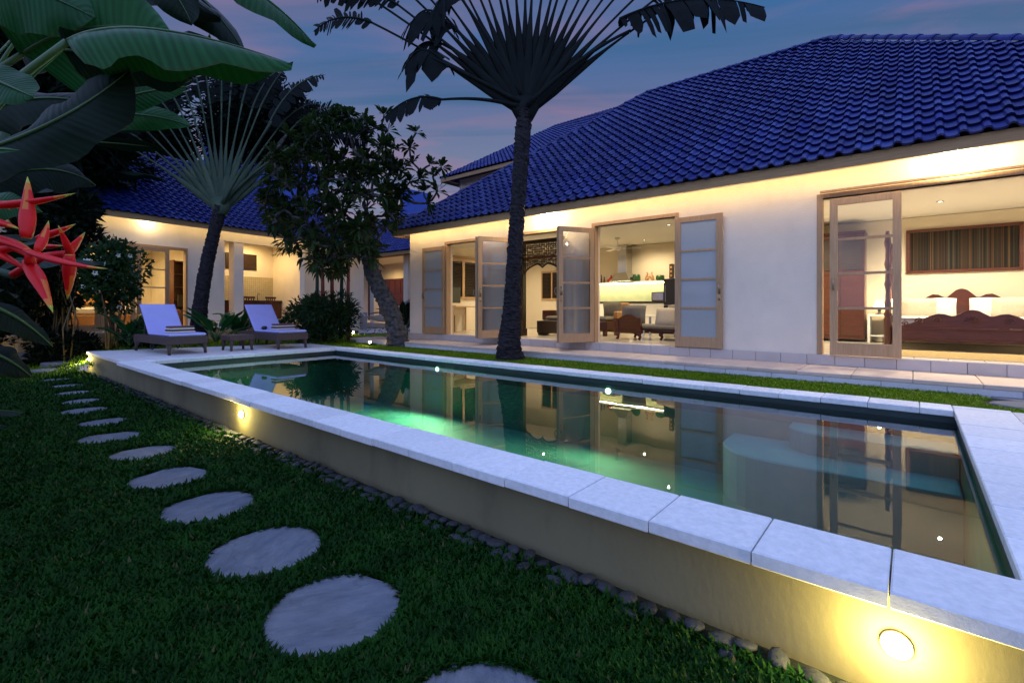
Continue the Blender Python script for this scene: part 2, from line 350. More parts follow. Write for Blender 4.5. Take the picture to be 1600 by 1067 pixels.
M['waterline'] = mat('waterline_dark', (.012,.026,.026), .5, .3, 6, bump=.2, bscale=30)  # darker tone for the band round the top of the basin
# ================================================================== GROUND, POOL
ZC = .42      # coping top
ZW = .30      # water
PX0, PX1, PY0, PY1 = -10.35, .29, 2.43, 6.0     # inner coping line
def sst(a, b, t):
    t = max(0, min(1, (t-a)/(b-a))); return t*t*(3-2*t)
def gz(x, y):                 # level of the garden ground
    if x > -12.6: return .38 if y > 5 else 0.0
    return .38 * sst(1.15, 3.0, y)
mb = MB(); mb.add([(-300,-300,0),(300,-300,0),(300,2.16,0),(-13.8,2.16,0),(-13.8,.9,0),(-300,.9,0)], [(0,1,2,3,4,5)])
struct(mb.build('lawn_ground', M['lawn']))
mb = MB()
ys = [.9,1.15,1.4,1.65,1.9,2.15,2.4,2.65,2.9,3.2,6.3,12,40,300]; xs = [-300,-60,-30,-22,-18,-16,-15,-14.4,-13.8]
for y in ys:
    for x in xs: mb.v.append((x, y, gz(x, y)))
n = len(xs)
for j in range(len(ys)-1):
    for i in range(n-1): mb.f.append((j*n+i, j*n+i+1, (j+1)*n+i+1, (j+1)*n+i)); mb.m.append(0)
b0 = len(mb.v)
mb.add([(-13.8,2.6,.342),(-12.0,2.6,.342),(-12.0,6.25,.35),(-13.8,6.25,.376)], [(0,1,2,3)])
mb.add([(-13.8,6.25,.38),(300,6.25,.38),(300,300,.38),(-13.8,300,.38)], [(0,1,2,3)])
mb.add([(1,-.1,-.01),(300,-.1,-.01),(300,6.25,.37),(8,6.25,.37)], [(0,1,2,3)])
struct(mb.build('garden_ground', M['soil']))

# ---------------- pool
pool = thing('swimming_pool', 'long raised pool with pale stone coping and rendered outer wall', 'swimming pool', (-5, 4.2, 0))
def pw(name, mb, m, **k): return mb.build(name, m, pool, world=True, **k)
mb = MB(); mb.box(-13.68, 3.0, 2.145, 2.36, -.2, ZC-.062)
pw('outer_wall', mb, M['poolwall'])
ZB = -.62
mb = MB()      # basin: floor and four inner sides, as a shell with thickness
mb.box(PX0-.02, PX1+.02, PY0-.02, PY1+.02, ZB-.1, ZB)
mb.box(PX0-.10, PX0-.021, PY0-.1, PY1+.1, ZB-.1, ZC-.063); mb.box(PX1+.021, PX1+.10, PY0-.1, PY1+.1, ZB-.1, ZC-.063)
mb.box(PX0-.02, PX1+.02, PY0-.068, PY0-.021, ZB-.1, ZC-.064); mb.box(PX0-.02, PX1+.02, PY1+.021, PY1+.10, ZB-.1, ZC-.064)
pw('basin', mb, M['basin'])
for q_ in ((PX0-.021,PX0-.014,PY0-.012,PY1+.012),(PX1+.014,PX1+.021,PY0-.012,PY1+.012),(PX0-.013,PX1+.013,PY0-.021,PY0-.014),(PX0-.013,PX1+.013,PY1+.014,PY1+.021)):
    pw('waterline_band', MB().box(*q_, ZW-.20, ZC-.0635), M['waterline'])
def stepshape(x0, y0, z, r):
    pts = [(PX1+.01, PY1+.015), (x0, PY1+.015)]
    for k in range(9):
        a = math.pi + (math.pi/2)*k/8
        pts.append((x0 + r + r*math.cos(a), y0 + r + r*math.sin(a)))
    pts.append((PX1+.01, y0))
    return pts[::-1] if False else pts
mb = MB(); mb.prism(stepshape(-1.62, 5.12, 0, .55), ZB-.01, -.10, bev=.015); pw('step', mb, M['basin_step'])
mb = MB(); mb.prism(stepshape(-1.02, 5.58, 0, .30), -.098, .12, bev=.015); pw('step', mb, M['basin_step'])
# coping stones
def stones(name, x0, x1, y0, y1, along, step, mt, z=ZC, th=.06, gap=.006, off=0.0):
    cache = {}
    a0, a1 = (x0, x1) if along == 'x' else (y0, y1)
    p = a0
    first = a0 + (off or step)
    while p < a1 - .02:
        q = min(first if p == a0 else p + step, a1)
        if a1 - q < .08: q = a1
        L = round(q - p - gap, 4)
        if L not in cache:
            b = MB()
            if along == 'x': b.box(0, L, 0, y1-y0, -th, 0, bev=.006)
            else: b.box(0, x1-x0, 0, L, -th, 0, bev=.006)
            cache[L] = b.mesh(name, mt)
        dz = rnd.uniform(-.0025, .0025)
        link(name, cache[L], pool, True, loc=(p, y0 + rnd.uniform(-.003,.003), z+dz) if along == 'x' else (x0, p, z+dz))
        p = q
cop = M['coping']
stones('coping_stone', -10.66, 2.4, 2.045, 2.425, 'x', .424, cop, off=.424+.0)
stones('coping_stone', PX0, PX1, 6.0, 6.34, 'x', .40, cop)
stones('coping_stone', PX1, PX1+.40, 2.43, 6.34, 'y', .42, cop)
# lounger deck behind the left end (back edge runs askew)
yy = 2.12; k = 0
while yy < 6.33:
    y2 = min(yy + .42, 6.34)
    def bx(y): return -13.75 + (y - 2.12) / 4.2 * 1.45
    xr = PX0
    x = xr; first = True
    while x > bx(yy) + .05:
        L = .36 if first else .60
        xa = max(x - L, bx(yy)); xb = max(x - L, bx(y2))
        if x - xa < .09: break
        if bx(y2) + .1 > x - L: xa, xb = bx(yy), min(bx(y2), x-.02)
        if yy < 2.44 and first: pass
        b = MB(); g = .006
        y0_ = max(yy, 2.431) if x > -10.66 and yy < 2.43 else yy
        b.prism([(xa+g-x, y0_-yy), (-.0, y0_-yy), (0, y2-yy-g), (xb+g-x, y2-yy-g)], -.06, 0, bev=.006)
        link('deck_slab', b.mesh('deck_slab', cop if first else M['paving']), pool, True, loc=(x, yy, ZC + rnd.uniform(-.004,-.001)))
        x -= L; first = False
        if x - bx(yy) < .1: break
    yy = y2
mb = MB(); mb.prism([(-13.66,2.362),(-10.46,2.362),(-10.46,6.3),(-12.28,6.3)], -.1, ZC-.068); pw('deck_base', mb, M['joint'])
# paving right of the pool
mb = MB(); mb.box(.40, 9, 2.362, 6.33, -.1, ZC-.066); pw('deck_base', mb, M['joint'])
x = PX1+.404
for i in range(4):
    y = 2.05
    for j in range(7):
        y2 = min(y + .62, 6.34)
        b = MB(); b.box(0, .895, 0, y2-y-.01, -.055, 0, bev=.008)
        link('paving_slab', b.mesh('paving_slab', M['paving']), pool, True, loc=(x + i*.905, y, ZC - .004 - rnd.uniform(0,.006)))
        y = y2
        if y > 6.3: break
# water
wm = bpy.data.materials.new('pool_water'); wm.use_nodes = True; t = wm.node_tree; t.nodes.remove(t.nodes['Principled BSDF'])
tr = t.nodes.new('ShaderNodeBsdfTransparent'); tr.inputs[0].default_value = (.52, .88, .80, 1)
gl = t.nodes.new('ShaderNodeBsdfGlossy'); gl.inputs['Roughness'].default_value = .003; gl.inputs[0].default_value = (1,1,1,1)
fr = t.nodes.new('ShaderNodeFresnel'); fr.inputs[0].default_value = 1.43
co = t.nodes.new('ShaderNodeTexCoord'); nn = t.nodes.new('ShaderNodeTexNoise'); nn.inputs['Scale'].default_value = 2.2; nn.inputs['Detail'].default_value = 2
bp = t.nodes.new('ShaderNodeBump'); bp.inputs['Strength'].default_value = .035; bp.inputs['Distance'].default_value = .02
t.links.new(co.outputs['Object'], nn.inputs['Vector']); t.links.new(nn.outputs['Fac'], bp.inputs['Height'])
t.links.new(bp.outputs[0], gl.inputs['Normal']); t.links.new(bp.outputs[0], fr.inputs['Normal'])
mx = t.nodes.new('ShaderNodeMixShader'); t.links.new(fr.outputs[0], mx.inputs[0]); t.links.new(tr.outputs[0], mx.inputs[1]); t.links.new(gl.outputs[0], mx.inputs[2])
t.links.new(mx.outputs[0], t.nodes['Material Output'].inputs[0])
mb = MB(); mb.add([(PX0-.03,PY0-.03,ZW),(PX1+.03,PY0-.03,ZW),(PX1+.03,PY1+.03,ZW),(PX0-.03,PY1+.03,ZW)], [(0,1,2,3)])
struct(mb.build('pool_water', wm))

# ---------------- lamps
def light(name, loc, power, col, radius=.03, kind='POINT', parent=None, aim=None, spot=120, blend=.6):
    d = bpy.data.lights.new(name, kind); o = bpy.data.objects.new(name, d); COL.objects.link(o)
    d.energy = power; d.color = col
    if kind == 'AREA': d.size = radius
    else: d.shadow_soft_size = radius
    if kind == 'SPOT': d.spot_size = R(spot); d.spot_blend = blend
    o.location = loc
    if aim is not None: o.rotation_euler = (Vector(aim)).to_track_quat('-Z', 'Y').to_euler()
    if parent is not None:
        o.parent = parent; o.matrix_parent_inverse = Matrix.LocRotScale(parent.location, parent.rotation_euler, parent.scale).inverted()
    return o
WARM = (1.0, .70, .30); YEL = (1.0, .79, .24)
E_lens = emit('lamp_lens', (1, .88, .6), 70)
E_pool = emit('underwater_lens', (.95, 1, .75), 5)
def wall_lamp(loc, label, power, out_dir=(0,-1,0)):
    t = thing('wall_lamp', label, 'lamp', loc, group='lamps on the pool wall')
    o = Vector(out_dir).normalized(); Mr = Matrix.Translation(loc) @ o.to_track_quat('Z', 'Y').to_matrix().to_4x4()
    mb = MB(); mb.lathe([(.046,0),(.047,.010),(.042,.016),(.034,.018)], 20, Mr); mb.build('bezel', M['linen'], t, world=True, smooth=True)
    mb = MB(); mb.lathe([(.0345,.014),(.033,.024),(.025,.034),(.013,.039),(.002,.041)], 18, Mr); mb.build('lens', E_lens, t, world=True, smooth=True)
    light('lamp_light', Vector(loc) + o*.10, power, YEL, .04, parent=t)
wall_lamp((-.045, 2.143, .20), 'brightest round wall lamp on the near pool wall, lower right', 21)
wall_lamp((-5.57, 2.143, .215), 'round wall lamp halfway along the pool wall above the pebbles', 12)
wall_lamp((-13.56, 2.143, .24), 'round lamp at the far left corner of the lounger deck', 24)
def pool_lamp(loc, label, power):
    t = thing('underwater_lamp', label, 'lamp', loc, group='underwater pool lamps')
    Mr = Matrix.Translation(loc) @ Vector((0,-1,0)).to_track_quat('Z', 'Y').to_matrix().to_4x4()
    mb = MB(); mb.lathe([(.075,0),(.077,.010),(.068,.016),(.046,.016)], 22, Mr); mb.build('bezel', M['steel'], t, world=True, smooth=True)
    mb = MB(); mb.lathe([(.045,.01),(.042,.024),(.03,.03),(.003,.033)], 20, Mr); mb.build('lens', E_pool, t, world=True, smooth=True)
    light('pool_light', Vector(loc) + Vector((0,-.10,-.02)), power, (.80, 1.0, .55), .05, 'SPOT', t, aim=(0,-1,-.10), spot=172, blend=.6)
pool_lamp((-6.81, 6.02, .215), 'underwater lamp on the far pool wall, left of the palm reflection', 330)
pool_lamp((-3.26, 6.02, .205), 'underwater lamp in mid pool on the wall below the living room doors', 85)

# ---------------- stepping stones on the lower lawn
def blob(r, seed, squash=1.0, n=44):
    q = random.Random(seed); ph = [q.uniform(0, 6.28) for _ in range(4)]; am = [q.uniform(.03,.11)/(i+1)**.5 for i in range(4)]
    return [(math.cos(a)*r*(1+sum(am[i]*math.sin((i+2)*a+ph[i]) for i in range(4)) + q.uniform(-.012,.012)),
             math.sin(a)*r*squash*(1+sum(am[i]*math.cos((i+2)*a+ph[i]) for i in range(4)) + q.uniform(-.012,.012))) for a in [2*math.pi*k/n for k in range(n)]]
SS = [(748,1149,.325),(522,958,.315),(416,862,.315),(327,793,.30),(265,748,.29),(223,709,.275),(172,685,.29),(161,661,.26),(131,643,.27),(127,628.5,.25),(113,615,.27),(105,604,.26),(88,594,.26)]
near = ['third', 'fourth', 'fifth', 'sixth', 'seventh', 'eighth', 'ninth', 'tenth', 'eleventh', 'twelfth', 'thirteenth']
STONES = []
for i, (px, py, r) in enumerate(SS):
    p = G(px, py, .012); STONES.append((p.x, p.y, r))
    t = MB(); pts = blob(r, 100+i, 1.0); t.prism(pts, -.05, .018, bev=.010)
    lab = ['rounded grey stepping stone cut off by the bottom photo edge', 'largest whole stepping stone in the near lawn, second of the path'][i] if i < 2 else near[i-2] + ' stepping stone of the curving path, counted from the nearest'
    o = tag(t.build('stepping_stone', M['stone']), lab, 'stone', 'stepping stones in the lawn'); o.location = (p.x, p.y, 0)
    o.rotation_euler = (rnd.uniform(-.012,.012), rnd.uniform(-.012,.012), rnd.uniform(0,6))
for i, (px, py, z, lab) in enumerate([(75,579,.06,'stepping stone lit brightly by the deck corner lamp'), (92,567,.16,'pale stepping stone just beyond the one lit by the corner lamp'), (98,557.5,.28,'farthest stepping stone, beside the planted bed'),
                                      (1597,626,.38,'flat stepping stone against the terrace at the right edge'), (1600,636,.38,'flat stepping stone beside the pool paving at the right edge')]):
    p = G(px, py, z)
    for _ in range(8):
        if i < 3: z = .5*z + .5*(gz(p.x, p.y)+.01); p = G(px, py, z)
    STONES.append((p.x, p.y, .33))
    t = MB(); t.prism(blob(.34 if i < 3 else .24, 140+i, .8), -.12, .022, bev=.010)
    o = tag(t.build('stepping_stone', M['stone']), lab, 'stone', 'stepping stones in the lawn'); o.location = (p.x, p.y, z)

# ---------------- pebble edging
edge = thing('pebble_edging', 'row of grey river pebbles along the foot of the pool wall', 'pebbles', (-6, 2.0, 0))
pm = []
for s in range(6):
    q = random.Random(s); b = MB(); rings = []
    prof = [(.35,-.55),(.78,-.35),(1.0,.0),(.86,.32),(.55,.52),(.18,.60)]
    b.lathe(prof, 10); b.v = [(x*(1+.16*math.sin(3*z+s)+q.uniform(-.06,.06)), y*(.78+q.uniform(-.05,.05)), z*.62) for (x,y,z) in b.v]
    pm.append(b.mesh('pebble', M['pebble'], True))
x = -12.9; i = 0
while x < 2.2:
    for row in range(2):
        if row == 1 and rnd.random() < .3: continue
        r = rnd.uniform(.042, .064) * (1 if row == 0 else .85)
        o = link('pebble', rnd.choice(pm), edge, True, loc=(x + row*.05 + rnd.uniform(-.015,.015), 2.06 - row*.085 + rnd.uniform(-.02,.01), .016 + rnd.uniform(0,.014)))
        o.scale = (r, r, r*rnd.uniform(.8,1.05)); o.rotation_euler = (rnd.uniform(-.25,.25), rnd.uniform(-.25,.25), rnd.uniform(0,6.3)); i += 1
    x += rnd.uniform(.085, .115)

# ---------------- grass
def grass(name, pts, m, label, L=(.03,.055), W=.0055, dry=.05):
    v = []; f = []; mi = []; q = rnd
    for (x, y, z, s) in pts:
        a = q.uniform(0, 6.283); ca, sa = math.cos(a), math.sin(a)
        l = q.uniform(*L)*s; lean = q.uniform(.35, 1.25); wv = W*s*q.uniform(.7,1.3)
        h1 = l*.55*math.cos(lean*.5); d1 = l*.55*math.sin(lean*.5); h2 = h1 + l*.5*math.cos(lean*1.25); d2 = d1 + l*.5*math.sin(lean*1.25)
        b = len(v); px, py = -sa*wv, ca*wv
        v += [(x-px*.7, y-py*.7, z-.004), (x+px*.7, y+py*.7, z-.004), (x+ca*d1+px, y+sa*d1+py, z+h1), (x+ca*d1-px, y+sa*d1-py, z+h1), (x+ca*d2, y+sa*d2, z+h2)]
        f += [(b, b+1, b+2, b+3), (b+3, b+2, b+4)]; k_ = 1 if q.random() < dry else 0; mi += [k_, k_]
    me = bpy.data.meshes.new(name); me.from_pydata(v, [], f); me.materials.append(m); me.materials.append(M['grass_dry']); me.polygons.foreach_set('material_index', mi); me.update()
    return tag(link(name, me), label, 'grass', kind='stuff')
def ok_stone(x, y, pad=.93):
    for (sx, sy, r) in STONES:
        dx, dy = x - sx, y - sy
        if dx*dx + dy*dy < (r*pad)**2: return False
    return True
pts = []
tries = 0
while len(pts) < 190000 and tries < 900000:      # denser towards the eye, only where the lens could look
    tries += 1
    d = 1.35 * math.exp(rnd.random() * 2.32)
    s = rnd.uniform(-1.22, .75)
    x, y = c2w(s*d, d)
    if y > 2.03 or y < -3.2 or x < -16 or x > 1.6: continue
    if y > 1.92 and rnd.random() < .7: continue
    if not ok_stone(x, y): continue
    if x < -13.8 and y > .9: continue
    pts.append((x, y, 0, min(1.55, .86 + .09*d)))
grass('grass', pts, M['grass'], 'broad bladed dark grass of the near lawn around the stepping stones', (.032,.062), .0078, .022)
pts = []
for _ in range(60000):
    x, y = rnd.uniform(-12.0, 1.9), rnd.uniform(6.35, 7.41)
    if ok_stone(x, y): pts.append((x, y, .38, 1.0))
for _ in range(16000):
    x = rnd.uniform(-18, -12.0); y = rnd.uniform(1.0, 9.5)
    if -13.75 + (y-2.12)/4.2*1.45 < x + .02 and 2.1 < y < 6.34: continue
    if ok_stone(x, y): pts.append((x, y, gz(x, y), 1.9))
for _ in range(9000):
    x = rnd.uniform(-14.5, -10.6); y = rnd.uniform(6.35, 11)
    pts.append((x, y, .38, 1.7))
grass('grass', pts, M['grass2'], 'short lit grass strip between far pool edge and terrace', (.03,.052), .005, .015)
# ================================================================== VILLA
ZF = .67; YW = 8.4; WT = .22
villa = thing('villa', 'long white villa with blue tiled hip roof and open teak doors', 'house', (-4, 8.4, 0))
def vb(name, mb, m, parent=None, **k): return mb.build(name, m, parent or villa, world=(parent is None), **k)
VX0, VX1 = -10.65, 3.3
ZT = 2.975            # door head
OPEN = [(-9.18, -7.95), (-7.02, -5.68), (-4.87, -3.22), (-1.05, 2.2)]
# walls (front wall in piers and one lintel run)
mb = MB(); xs = [VX0] + [q for o in OPEN for q in o] + [VX1]
for i in range(0, len(xs), 2): mb.box(xs[i], xs[i+1], YW, YW+WT, ZF-.02, ZT)
mb.box(VX0, VX1, YW, YW+WT, ZT, 3.42)
mb.box(VX0, VX0+WT, YW+WT, 18, .3, 3.42); mb.box(VX1-WT, VX1, YW+WT, 18, .3, 3.42); mb.box(VX0, VX1, 17.8, 18, .3, 3.42)
vb('wall', mb, M['stucco'])
mb = MB(); mb.box(VX0+WT, VX1-WT, YW+.005, 17.8, .35, ZF-.004); vb('floor', mb, M['floor_in'])
mb = MB(); mb.box(VX0+WT+.002, VX1-WT-.002, YW+WT+.002, 17.78, 3.16, 3.22); vb('ceiling', mb, M['ceiling'])
mb = MB(); mb.box(-11.0+.036, 3.6, 8.05+.036, YW-.002, 3.36, 3.385); mb.box(-10.964, VX0-.002, YW-.001, 18, 3.36, 3.385); vb('soffit', mb, M['ceiling'])
MB().box(-10.8, 3.4, 8.0865, 8.098, 3.305, 3.35).build('eave_light_strip', emit('eave_strip', (1, .70, .32), 20), villa, world=True)
# partitions of the rooms
mb = MB(); mb.box(-2.6, -2.4, YW+WT+.002, 17.7, ZF, 3.15); mb.box(-8.9, -2.602, 13.0, 13.15, ZF, 3.15); mb.box(-2.398, 3.05, 12.5, 12.65, ZF, 3.15)
mb.box(VX0+WT+.003, -8.9, 12.9, 13.05, ZF, 3.15)
vb('partition', mb, M['stucco_in'])
# plinth tiles under the wall
pl = MB().box(VX0-.02, VX1, YW-.01, YW+.004, .5, ZF-.008).build('plinth', M['joint'], villa, world=True)
x = VX0-.02; tm = MB().box(0, .344, 0, .025, 0, ZF-.522, bev=.004).mesh('plinth_tile', M['plinth'])
while x < VX1-.3:
    link('plinth_tile', tm, pl, loc=(x, YW-.035+rnd.uniform(-.001,.001), .521)); x += .35
tp = MB().box(0, .344, 0, .36, 0, .018, bev=.004).mesh('threshold_tile', M['plinth'])
for a, b in OPEN:
    x = a + .01
    while x < b - .3:
        link('threshold_tile', tp, pl, loc=(x, YW-.034, ZF-.012)); x += .35
# terrace
ter = struct(MB().box(-12.0, 6, 7.43, YW-.012, .2, .488).build('terrace', M['joint']))
x = -12.0
sm = MB().box(0, .594, 0, .99, 0, .05, bev=.006).mesh('terrace_slab', M['terrace']); fm = MB().box(0, .594, 0, .03, 0, .17, bev=.004).mesh('terrace_kerb_stone', M['paving'])
while x < 5:
    link('terrace_slab', sm, ter, loc=(x, 7.392, .471+rnd.uniform(-.0015,.0015))); link('terrace_kerb_stone', fm, ter, loc=(x+.3, 7.398, .30)); x += .60

# ---------------- roof
PIT = math.atan2(4.03, 5.1); cp, sp = math.cos(PIT), math.sin(PIT)
RX0, RX1, RY, RZ, W2 = -11.0, 3.64, 8.05, 3.46, 5.1
roof = MB()
C = [(RX0,RY,RZ),(RX1,RY,RZ),(RX1,RY+2*W2,RZ),(RX0,RY+2*W2,RZ),(RX0+W2,RY+W2,RZ+4.03),(RX1-W2,RY+W2,RZ+4.03)]
C = [(x,y,z-.03) for x,y,z in C]
roof.add(C, [(0,1,5,4),(1,2,5),(2,3,4,5),(3,0,4),(3,2,1,0)])
roof = vb('roof', roof, M['roofdeck'])
mb = MB(); mb.box(RX0-.0, RX1, RY-.0, RY+.035, 3.30, 3.455); mb.box(RX0, RX0+.035, RY+.036, RY+2*W2, 3.30, 3.455); mb.build('fascia', M['fascia'], roof)
TW, TL, EX = .21, .31, .259
def tile_mb():
    prof = [(0,.012),(.018,.040),(.048,.050),(.078,.040),(.098,.014),(.125,.006),(.17,.006),(.222,.016)]
    b = MB(); n = len(prof)
    for (l, dz) in ((0, .026), (TL, -.022)):
        for (x, z) in prof: b.v.append((x, l, z*1.25 + .022 + dz))
        for (x, z) in prof: b.v.append((x, l + (.012 if l == 0 else 0), z*1.25 + dz - .010))
    for i in range(n-1):
        b.f += [(i, i+1, 2*n+i+1, 2*n+i), (i, n+i, n+i+1, i+1)]
    b.f += [(0, 2*n, 3*n, n), (n-1, 2*n-1, 4*n-1, 3*n-1)]
    b.m = [0]*len(b.f); return b
TM = tile_mb(); tile_mes = [TM.mesh('roof_tile', M[k]) for k in ('tile','tile','tile','tile_b','tile_c')]
def roof_frame(o, ex, ey, pitch):     # slope frame: x along the eave, y up the slope
    up = Vector((ey[0]*math.cos(pitch), ey[1]*math.cos(pitch), math.sin(pitch))); xx = Vector((ex[0], ex[1], 0)); nn = xx.cross(up)
    if nn.z < 0: nn = -nn
    return Matrix(((xx.x, up.x, nn.x, o[0]), (xx.y, up.y, nn.y, o[1]), (xx.z, up.z, nn.z, o[2]), (0,0,0,1)))
RM = roof_frame((0, RY-.05, RZ-.04), (1,0), (0,1), PIT)
spots = []
row = 0; s = 0.0
while s < W2/cp + .02:
    h = max(0, (s+.12)*cp - .05); x0, x1 = RX0 + h - .04, RX1 - h + .04
    c = math.ceil(x0 / TW)
    while c*TW + TW < x1:
        spots.append((c*TW, s)); c += 1
    s += EX; row += 1
def cdist(p):
    wv = RM @ Vector((p[0]+.1, p[1], 0)); r = wv.x*.7685 + wv.y*.6398; f = -wv.x*.6398 + wv.y*.7685
    return wv.length + (50 if abs(r/f) > 1.1 else 0)
spots.sort(key=cdist)
for (x, s_) in spots[:296]:
    o = link('roof_tile', rnd.choice(tile_mes), roof, M=RM @ Matrix.Translation((x+rnd.uniform(-.003,.003), s_+rnd.uniform(-.006,.006), rnd.uniform(0,.004))) @ Matrix.Rotation(rnd.uniform(-.012,.012),4,'Z'))
def tiles_joined(name, spots_, Mx, parent, world=False):
    b = MB()
    for (x, s_) in spots_:
        Mt = Mx @ Matrix.Translation((x+rnd.uniform(-.003,.003), s_+rnd.uniform(-.006,.006), rnd.uniform(0,.004))) @ Matrix.Rotation(rnd.uniform(-.012,.012),4,'Z')
        b.cur = rnd.choice((0,0,0,1,2)); b.add(TM.v, TM.f, Mt)
    o = b.build(name, [M['tile'], M['tile_b'], M['tile_c']], parent, world); o['kind'] = 'stuff'; return o
tiles_joined('roof_tiles', spots[296:], RM, roof)
# ridge and hip caps
cap_b = MB(); seg = 7; Lc = .40
for (l, r) in ((0, .105), (.05, .112), (.055, .098), (Lc, .085)):
    for k in range(seg+1):
        a = math.pi*k/seg; cap_b.v.append((l, math.cos(a)*r, math.sin(a)*r*.9))
for i in range(3):
    for k in range(seg): cap_b.f.append((i*(seg+1)+k, i*(seg+1)+k+1, (i+1)*(seg+1)+k+1, (i+1)*(seg+1)+k))
cap_b.f.append(tuple(range(seg+1))); cap_b.m = [0]*len(cap_b.f)
cap_me = cap_b.mesh('ridge_cap', M['tile'], False)
def caps(a, b, parent, step=.35, sc_=1.0):
    a, b = Vector(a), Vector(b); d = b - a; n = int(d.length/step); q = d.normalized().to_track_quat('X', 'Z').to_matrix().to_4x4()
    for i in range(n):
        link('ridge_cap', cap_me, parent, M=Matrix.Translation(a + d*(i/n)) @ q)
up = Vector((0,0,.015))
Lc_, Rc_ = Vector((RX0+W2, RY+W2, RZ+4.03)), Vector((RX1-W2, RY+W2, RZ+4.03))
caps(Vector((RX0-.02,RY-.02,RZ-.02))+up, Lc_+up, roof); caps(Lc_+up, Rc_+up, roof, .36); caps(Vector((RX1,RY,RZ))+up, Rc_+up, roof)

# ---------------- doors
def door(x, y, ang, w, label, pane, z0=ZF+.012, h=2.25, rows=4, handle=1, name='door', parent=None, hz=.93):
    """a leaf hinged at (x, y); ang is the direction the leaf runs to"""
    Md = TR(x, y, z0, ang); st = .095; th = .042
    b = MB(); b.box(0, st, -th/2, th/2, 0, h, Md, bev=.004); b.box(w-st, w, -th/2, th/2, 0, h, Md, bev=.004)
    d = b.build(name, M['teak'], parent or villa, world=True, label=label)
    MB().box(st+.0005, w-st-.0005, -th/2+.002, th/2-.002, 0.003, .18, Md, bev=.003).build('rail', M['teak'], d); MB().box(st+.0005, w-st-.0005, -th/2+.002, th/2-.002, h-.10, h-.003, Md, bev=.003).build('rail', M['teak'], d)
    ph = (h - .28)/rows
    for k in range(rows):
        z = .18 + k*ph
        if k: MB().box(st, w-st, -th/2+.004, th/2-.004, z-.018, z+.018, Md).build('glazing_bar', M['teak'], d)
        MB().box(st-.005, w-st+.005, -.003, .003, z+(.018 if k else 0), z+ph-(.018 if k < rows-1 else 0), Md).build('pane', pane, d)
    if handle:
        hx = w - st/2
        for sgn in (-1, 1):
            b = MB(); b.tube([(hx, sgn*.02, hz), (hx, sgn*.055, hz+.015), (hx, sgn*.065, hz+.07), (hx, sgn*.055, hz+.125), (hx, sgn*.02, hz+.14)], .009, 8, Md)
            b.box(hx-.016, hx+.016, sgn*.0215-.003, sgn*.0215+.003, hz-.02, hz+.16, Md); b.box(hx-.012, hx+.012, sgn*.0215-.003, sgn*.0215+.003, hz-.13, hz-.06, Md)
            b.build('handle', M['brass'], d, smooth=True)
    return d
def frame(a, b, label, parent=None, y0=YW-.012, y1=YW+.13):
    f = MB(); f.box(a-.05, a+.02, y0, y1, ZF, ZT); f.box(b-.02, b+.05, y0, y1, ZF, ZT); f.box(a-.051, b+.051, y0-.003, y1, ZT, ZT+.06)
    return f.build('door_frame', M['teak'], villa, world=True, label=label)
for i, (a, b) in enumerate(OPEN): frame(a, b, ['frame round the leftmost opening', 'frame round the opening with the carved screen', 'frame round the kitchen opening', 'wide frame round the bedroom opening'][i])
FR = M['frosted']; GL = M['glass']
def ang(p, q): return math.atan2(q[1]-p[1], q[0]-p[0])
door(-9.20, YW-.055, math.pi, .84, 'leaf folded flat on the wall, leftmost', FR)
door(-7.93, YW-.02, ang((-7.93,8.38),(-7.43,7.68)), .84, 'leaf seen edge-on, of the leftmost opening', GL)
door(-7.00, YW-.02, ang((-7.0,8.38),(-7.36,7.66)), .80, 'leaf swung out beside the palm trunk', GL)
door(-5.67, YW-.02, ang((-5.67,8.38),(-5.255,7.69)), .80, 'leaf seen edge-on, right of the carved screen', GL)
door(-4.87, YW-.02, ang((-4.87,8.38),(-5.215,7.68)), .80, 'leaf swung out at the kitchen opening', GL)
door(-3.21, YW-.055, 0.0, .79, 'frosted leaf folded flat on the wall, beside the kitchen opening', FR)
door(-.93, YW-.075, 0.0, .81, 'sliding leaf in front of the bedroom', GL, handle=0)
b = MB(); hx, hz, yv = -.885, ZF+.95, YW-.10
b.tube([(hx,yv,hz),(hx,yv-.04,hz+.02),(hx,yv-.05,hz+.08),(hx,yv-.04,hz+.14),(hx,yv,hz+.16)], .011, 8); b.build('door_handle', M['brass'], villa, world=True, smooth=True)
b = MB(); b.box(-1.05, 2.3, YW-.105, YW-.045, ZT+.062, ZT+.09); b.build('sliding_track', M['teak'], villa, world=True)

# soffit downlights washing the wall
E_spot = emit('downlight_lens', (1, .84, .55), 22)
def soffit_lamp(x, y, z, label, power):
    t = thing('soffit_lamp', label, 'lamp', (x, y, z), group='lamps under the eaves')
    b = MB(); b.lathe([(.055,0),(.055,-.018),(.045,-.02),(.042,-.012)], 18, TR(x,y,z)); b.build('rim', M['lampbody'], t, world=True, smooth=True)
    b = MB(); b.lathe([(.041,-.006),(.04,-.012),(.002,-.013)], 16, TR(x,y,z)); b.build('lens', E_spot, t, world=True)
    light('eave_light', (x, y, z-.05), power, (1, .80, .48), .025, 'POINT', t)
soffit_lamp(-5.95, 8.24, 3.357, 'eave lamp above the carved screen opening', 48)
soffit_lamp(.45, 8.24, 3.357, 'eave lamp above the bedroom opening', 58)
